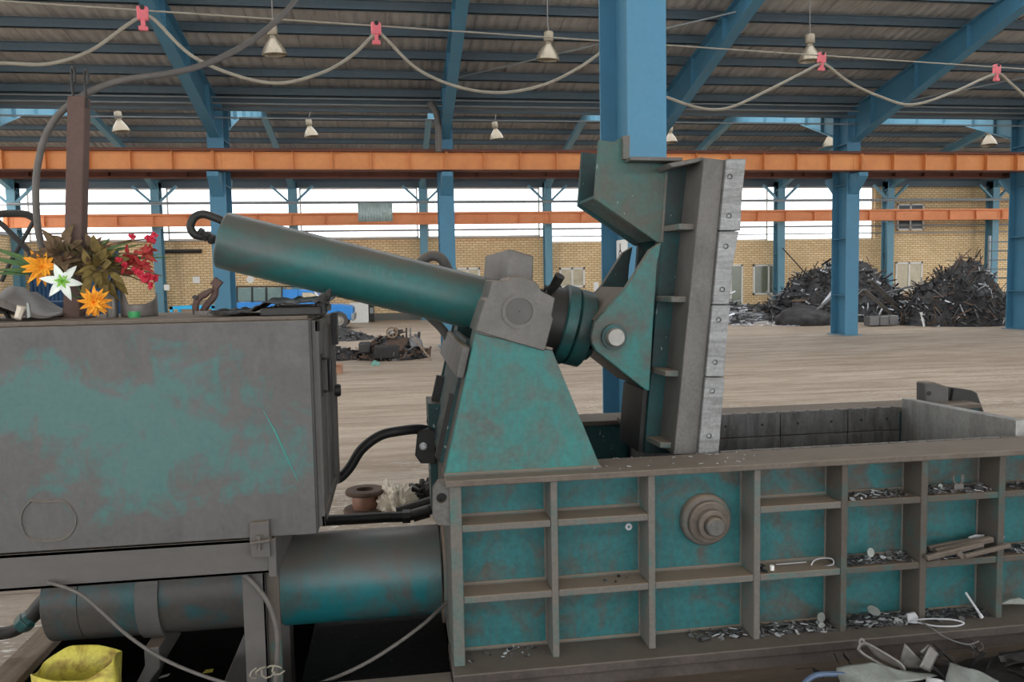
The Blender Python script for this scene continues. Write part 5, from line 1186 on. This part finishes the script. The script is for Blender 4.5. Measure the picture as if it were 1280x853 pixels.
for wx in (424, 322):
    for yy in (TY-.02, TY+W-.2):
        c = Vector((tp(wx, 402)[0], yy, .36)); b = MB(); b.lathe(c, (0, 1, 0), [(0, .2), (0, .33), (.03, .36), (.19, .36), (.22, .33), (.22, .2)], 28); wo = b.build('wheel', M['tyre'], trk)
        b = MB(); b.lathe(c+Vector((0, .02, 0)), (0, 1, 0), [(0, 0), (0, .08), (.03, .1), (.03, .2), (-.01, .22), (.15, .22)], 20); b.build('hub_cap', M['hub'], wo)
# white cabinet by the wall
a, c = un(437, 379, Y=37.5), un(461, 402, Y=37.5)
r = thing('white_board_cabinet', 'white box cabinet standing against the brick wall right of the truck', 'cabinet', (a.x, 37.5, 0))
b = MB(); b.box((a.x, 37.5, .0), (c.x, 38.3, a.z)); b.build('cabinet_body', M['white'], r, .02)
b = MB(); d = un(468, 402, Y=37.6); b.box((c.x+.02, 37.6, .05), (d.x, 38.3, a.z-.05)); b.build('side_unit', M['dark_steel'], r, .02); b = MB(); b.box((c.x+.06, 37.58, a.z*.45), (d.x-.03, 37.61, a.z*.75)); b.build('side_panel', M['steel_grey'], r)
# cyan tube frame table
FY = 30.
r = thing('cyan_frame_table', 'bright cyan steel frame table seen above the cabinet, left of the truck', 'table', (un(240, 384, Y=FY).x, FY, 0))
zt_ = un(240, 383, Y=FY).z; xa, xb = un(212, 385, Y=FY).x, un(268, 385, Y=FY).x
b = MB(); b.box((xa, FY, zt_-.1), (xb, FY+.1, zt_)); b.box((xa, FY+1.1, zt_-.1), (xb, FY+1.2, zt_)); b.box((xa, FY, zt_-.1), (xa+.1, FY+1.2, zt_)); b.box((xb-.1, FY, zt_-.1), (xb, FY+1.2, zt_)); b.build('top_frame', M['cyan'], r)
for x in (xa, xb-.1):
    for y in (FY, FY+1.1): b = MB(); b.box((x, y, 0), (x+.1, y+.1, zt_-.1)); b.build('leg', M['cyan'], r)
p = un(225, 390, Y=FY+.5); blob('white_bundle', (p.x, FY+.6, 0), .3, .25, .5, 'rag', 'white bundle under the cyan frame table', 'bundle', 2., .4, 3)
p = un(275, 375, Y=34); blob('dirt_heap', (p.x-.5, 35, 0), 1.5, 1., 1.1, 'wood', 'brown earth heap behind the second column foot left of the truck', 'heap', 2.5, .3, 3, 'stuff')

def pile(name, cx, cy, sx, sy, h, n, mats, label, seed, L=(.15, .6), W=(.02, .09), base='heap_dark', w=None, flat=.5, prof=1.):
    R_ = random.Random(seed); b = MB(); bmesh.ops.create_grid(b.bm, x_segments=36, y_segments=24, size=1)
    def hh(u, v):
        r2 = u*u+v*v; t = max(0, 1-r2**(.5*prof)); return h*t*(1+.35*noise.noise(Vector((u*3+seed, v*3, 0))))+.12*h*noise.noise(Vector((u*9, v*9, seed)))*(1 if r2 < 1 else 0)
    for v in b.bm.verts: u_, v_ = v.co.x, v.co.y; v.co = Vector((cx+u_*sx, cy+v_*sy, max(-.02, hh(u_, v_)-.02 if u_*u_+v_*v_ < 1.02 else -.02)))
    nb = len(b.bm.faces)
    for i in range(n):
        while True:
            u_, v_ = R_.uniform(-1, 1), R_.uniform(-1, .9)
            if u_*u_+v_*v_ < 1: break
        z = max(.02, hh(u_, v_)*R_.uniform(.85, 1.05)); c = Vector((cx+u_*sx, cy+v_*sy, z)); d = Vector((R_.gauss(0, 1), R_.gauss(0, 1), R_.gauss(0, flat))).normalized()*R_.uniform(*L)/2
        if R_.random() < .3:
            e = Vector((R_.gauss(0, 1), R_.gauss(0, 1), R_.gauss(0, flat))).normalized()*R_.uniform(*L)/2; b.bar(c-d, c, R_.uniform(*W), .015, up=(R_.gauss(0, 1), R_.gauss(0, 1), .5)); b.bar(c, c+e, R_.uniform(*W), .015, up=(R_.gauss(0, 1), R_.gauss(0, 1), .5))
        else: b.bar(c-d, c+d, R_.uniform(*W), R_.uniform(.008, .03), up=(R_.gauss(0, 1), R_.gauss(0, 1), .5))
    o = b.build(name, M[base]); 
    for m_ in mats: o.data.materials.append(M[m_])
    wts = w or [1]*len(mats); R3 = random.Random(seed+1); me = o.data; k = nb; cnt = len(me.polygons)
    while k < cnt:
        mi = R3.choices(range(1, len(mats)+1), wts)[0]
        for q in range(k, min(k+6, cnt)): me.polygons[q].material_index = mi
        k += 6
    return tag(o, label, 'scrap heap', None, 'stuff')
# middle pile of mixed scrap behind the press
p = un(490, 452, Z=0); pile('scrap_pile', p.x, p.y+1.0, .95, .9, .62, 330, ['strip_dark', 'strip_brown', 'strip_mid', 'strip_bright', 'rust_red'], 'mixed rusty scrap pile on open floor behind the press, topped by a wheel', 3, (.1, .5), (.02, .12), w=[4, 4, 3, 1, 3])
q = un(424, 452, Z=0); pile('scrap_pile', q.x-.1, q.y+.6, .75, .5, .36, 90, ['strip_dark', 'strip_brown', 'strip_bright'], 'low dark scrap pile touching the rusty one, by the cabinet corner', 4, (.05, .2), (.02, .08), w=[5, 3, 1])
q = un(432, 425, Z=0); pile('scrap_pile', q.x-.2, q.y, 1.3, .7, .42, 160, ['strip_dark', 'strip_mid'], 'grey gravelly scrap pile in front of the truck wheel', 5, (.05, .2), (.03, .1))
wy = p.y+.6; c = un(490, 416, Y=wy); r = thing('wheelbarrow_wheel', 'small spoked wheel with pale tyre on top of the rusty scrap pile', 'wheel', tuple(c))
b = MB(); pr_ = [(math.cos(t)*.03, .125+math.sin(t)*.022) for t in [2*PI*k/10 for k in range(11)]]; b.lathe(c, (.1, 1, 0), pr_, 28); b.build('tyre', M['wood'], r)
b = MB(); b.lathe(c, (.1, 1, 0), [(-.03, 0), (-.03, .035), (.03, .035), (.03, 0)], 14)
for k in range(5): a = 2*PI*k/5; b.bar(c, c+Vector((math.cos(a)*.11, 0, math.sin(a)*.11)), .016, .012)
b.build('spoked_hub', M['hub'], r)
for pts, rr, mat, lab in (([(508, 430), (508, 410)], .022, 'strip_dark', 'thin upright pipe on the rusty scrap pile, left of its twin'), ([(513, 432), (513, 410)], .025, 'strip_mid', 'upright pipe on the rusty scrap pile, right of its twin'), ([(523, 430), (524, 415)], .035, 'strip_dark', 'short thick upright pipe at the right of the rusty scrap pile')):
    b = MB(); b.tube([un(x, y, Y=p.y+.7) for x, y in pts], rr, 8); tag(b.build('scrap_pipe', M[mat]), lab, 'pipe')
blob('crumpled_casing', (un(520, 440, Y=p.y+.4).x, p.y+.6, .30), .16, .14, .22, 'strip_mid', 'round grey casing near the short pipe on the rusty scrap pile', 'casing', 1., .25, 3)
q = un(456, 440, Y=p.y+.5); b = MB(); b.box((q.x-.14, p.y+.4, .16), (q.x+.16, p.y+.75, .44)); tag(b.build('machine_block', M['strip_dark'], None, .05), 'dark boxy machine part at the left of the rusty scrap pile', 'machine part')
q = un(484, 447, Y=p.y+.1); b = MB(); b.box((q.x-.30, p.y+.05, .06), (q.x+.28, p.y+.5, .36)); tag(b.build('black_crate', M['black'], None, .03), 'black crate lying in front in the rusty scrap pile', 'crate')
b = MB(); b.bar(un(516, 420, Y=p.y), un(540, 452, Y=p.y-.1), .07, .03); tag(b.build('pale_plank', M['wood'], None, .008), 'pale plank sloping down the right of the rusty scrap pile', 'plank')
crumple('rusty_panel', [(476, 436), (488, 424), (512, 424), (500, 440)], p.y+.2, [0, .4, .4, 0], 'rust_red', 'rusty reddish sheet on top of the scrap pile under the wheel', 'sheet metal', 9, .01, 6, .05)
q = un(469, 457, Z=0); blob('teal_rag', q, .09, .07, .08, 'teal_rag', 'small teal rag on the floor before the rusty scrap pile', 'rag', 4., .4, 3)
# heaps by the right wall
pile('scrap_heap', 17.9, 30.2, 3.5, 2.2, 2.2, 1500, ['strip_dark', 'strip_mid', 'strip_bright', 'strip_brown'], 'large dark scrap heap behind the free-standing column', 8, (.2, 1.1), (.02, .08), w=[12, 3, 1, 1], prof=1.4)
pile('scrap_heap', 20.0, 26.0, 2.3, 1.9, 1.95, 1400, ['strip_dark', 'strip_brown', 'strip_bright', 'strip_mid'], 'tall dark tangled scrap heap at the right picture edge', 9, (.2, .9), (.015, .045), w=[14, 2, 1, 2], prof=1.8, flat=.9)
pile('bright_strip_heap', 13.0, 30.6, 1.7, 1.6, .95, 340, ['strip_bright', 'strip_mid', 'strip_dark'], 'heap of shiny bright metal strips at the foot of the outer column', 10, (.4, 1.6), (.03, .09), base='strip_mid', w=[5, 4, 3], flat=.2)
b = MB(); R_ = random.Random(3)
for i in range(170):
    c = un(R_.uniform(915, 1000), R_.uniform(401, 409), Z=0); d = Vector((R_.gauss(0, 1), R_.gauss(0, 1), .1)).normalized()*R_.uniform(.04, .16); b.bar(c-d+Vector((0, 0, .03)), c+d+Vector((0, 0, .03)), .06, .01)
tag(b.build('floor_offcuts', M['strip_bright']), 'bright metal offcuts strewn flat on the floor left of the scrap heaps', 'offcuts', None, 'stuff')
p = un(1022, 408, Z=0); blob('dark_mound', (p.x, p.y+1.0, 0), 1.0, .9, .62, 'heap_dark', 'smooth dark grey mound just left of the free-standing column foot', 'mound', 3.3, .12, 4, None, 1.5)
for pts, Y, w_, mat, lab in (([(1088, 350), (1140, 402)], 26.2, .22, 'strip_mid', 'long grey flat bar sloping down the front of the large heap'), ([(1080, 362), (1128, 405)], 26.1, .18, 'strip_mid', 'second flat bar sloping parallel to the long grey one'), ([(1108, 366), (1148, 356)], 26.6, .12, 'strip_mid', 'short grey bar lying flat on the large heap'), ([(1166, 388), (1192, 362)], 25.8, .16, 'wood', 'brownish plank leaning on the left flank of the tangled heap'),
                              ([(1025, 385), (1050, 352)], 27.4, .1, 'strip_bright', 'bright bar leaning up behind the dark mound'), ([(1020, 388), (1056, 358)], 27.2, .1, 'strip_mid', 'grey bar leaning up beside the bright one')):
    b = MB(); b.bar(un(*pts[0], Y=Y), un(*pts[1], Y=Y+.8), w_, .05); tag(b.build('scrap_bar', M[mat], None, .006), lab, 'metal bar')
p = un(1106, 404, Y=25.6); b = MB()
for k, (dx, dz) in enumerate(((-.55, 0), (-.18, .0), (.18, .02))): b.box((p.x+dx, 25.6, .02+dz), (p.x+dx+.36, 26.0, .36+dz*1.0))
tag(b.build('pressed_bale', M['strip_mid'], None, .03), 'grey pressed scrap bale at the foot of the large heap', 'bale')
p = un(1157, 402, Y=25.0); b = MB(); b.bar(p+Vector((0, 0, -.3)), p+Vector((-.1, .1, .32)), .26, .04); tag(b.build('scrap_sheet', M['paper'], None, .004), 'white scrap sheet leaning between the two big heaps', 'sheet metal')
p = un(1017, 366, Y=30); b = MB(); b.tube([p+Vector((0, 0, -1.0)), p+Vector((.02, 0, -.1)), p+Vector((.1, 0, .28))], [.14, .14, .09], 8); tag(b.build('scrap_stump', M['strip_dark']), 'dark upright stump sticking out above the shiny strips', 'scrap')
p = un(1003, 376, Y=30); b = MB(); b.bar(p+Vector((-.3, 0, -.4)), p+Vector((.2, .1, .3)), .6, .1); tag(b.build('scrap_board', M['truck_panel'], None, .01), 'dull olive board leaning behind the shiny strips', 'board')
# grey-blue rails and lattice rack by the right edge
RY = 32.
r = thing('storage_rack', 'grey-blue storage rack of rails behind the tangled heap', 'rack', (un(1260, 380, Y=RY).x, RY, 0))
xa, xb = un(1236, 350, Y=RY).x, un(1290, 350, Y=RY).x
for z in (1.5, 1.9, 2.3, 2.7, 3.1):
    b = MB(); b.box((xa, RY, z), (xb+1, RY+.06, z+.05)); b.build('rail', M['blue_dark'], r)
for x in (un(1265, 350, Y=RY).x, xb+.9, xa):
    b = MB(); b.box((x, RY+.02, 0), (x+.09, RY+.12, 3.4)); b.build('upright', M['steel_grey'], r)
crumple('pale_mesh_sheet', [(1262, 328), (1290, 325), (1290, 401), (1262, 400)], RY-.3, [0, 0, 0, 0], 'sheet_pale', 'pale blue-grey sheet standing at the rack by the right edge', 'sheet metal', 12, .02, 6, .15)
# brace line on the wall
for pts, Y, lab in (([(978, 310), (1056, 396)], 38.35, 'thin dark pole leaning against the brick wall above the shiny strips'),):
    b = MB(); b.tube([un(*q, Y=Y) for q in pts], .03, 6); tag(b.build('leaning_pole', M['dark_steel']), lab, 'pole')

# ================================================================== light: overcast sky through the glazing, the added skylights and the open front
w = bpy.data.worlds.new('sky'); sc.world = w; w.use_nodes = True; nt = w.node_tree; nt.nodes.clear()
o = nt.nodes.new('ShaderNodeOutputWorld'); bg = nt.nodes.new('ShaderNodeBackground'); bg.inputs[0].default_value = (.97, .985, 1, 1); bg.inputs[1].default_value = SKY; nt.links.new(bg.outputs[0], o.inputs[0])
vs = sc.view_settings; vs.view_transform = 'Standard'; vs.look = 'None'; vs.gamma = 1; vs.use_curve_mapping = False; vs.exposure = EXPO
sc.cycles.max_bounces = 8; sc.cycles.diffuse_bounces = 5; sc.cycles.glossy_bounces = 3; sc.cycles.transparent_max_bounces = 12; sc.cycles.use_denoising = True
sc.cycles.sample_clamp_indirect = 8
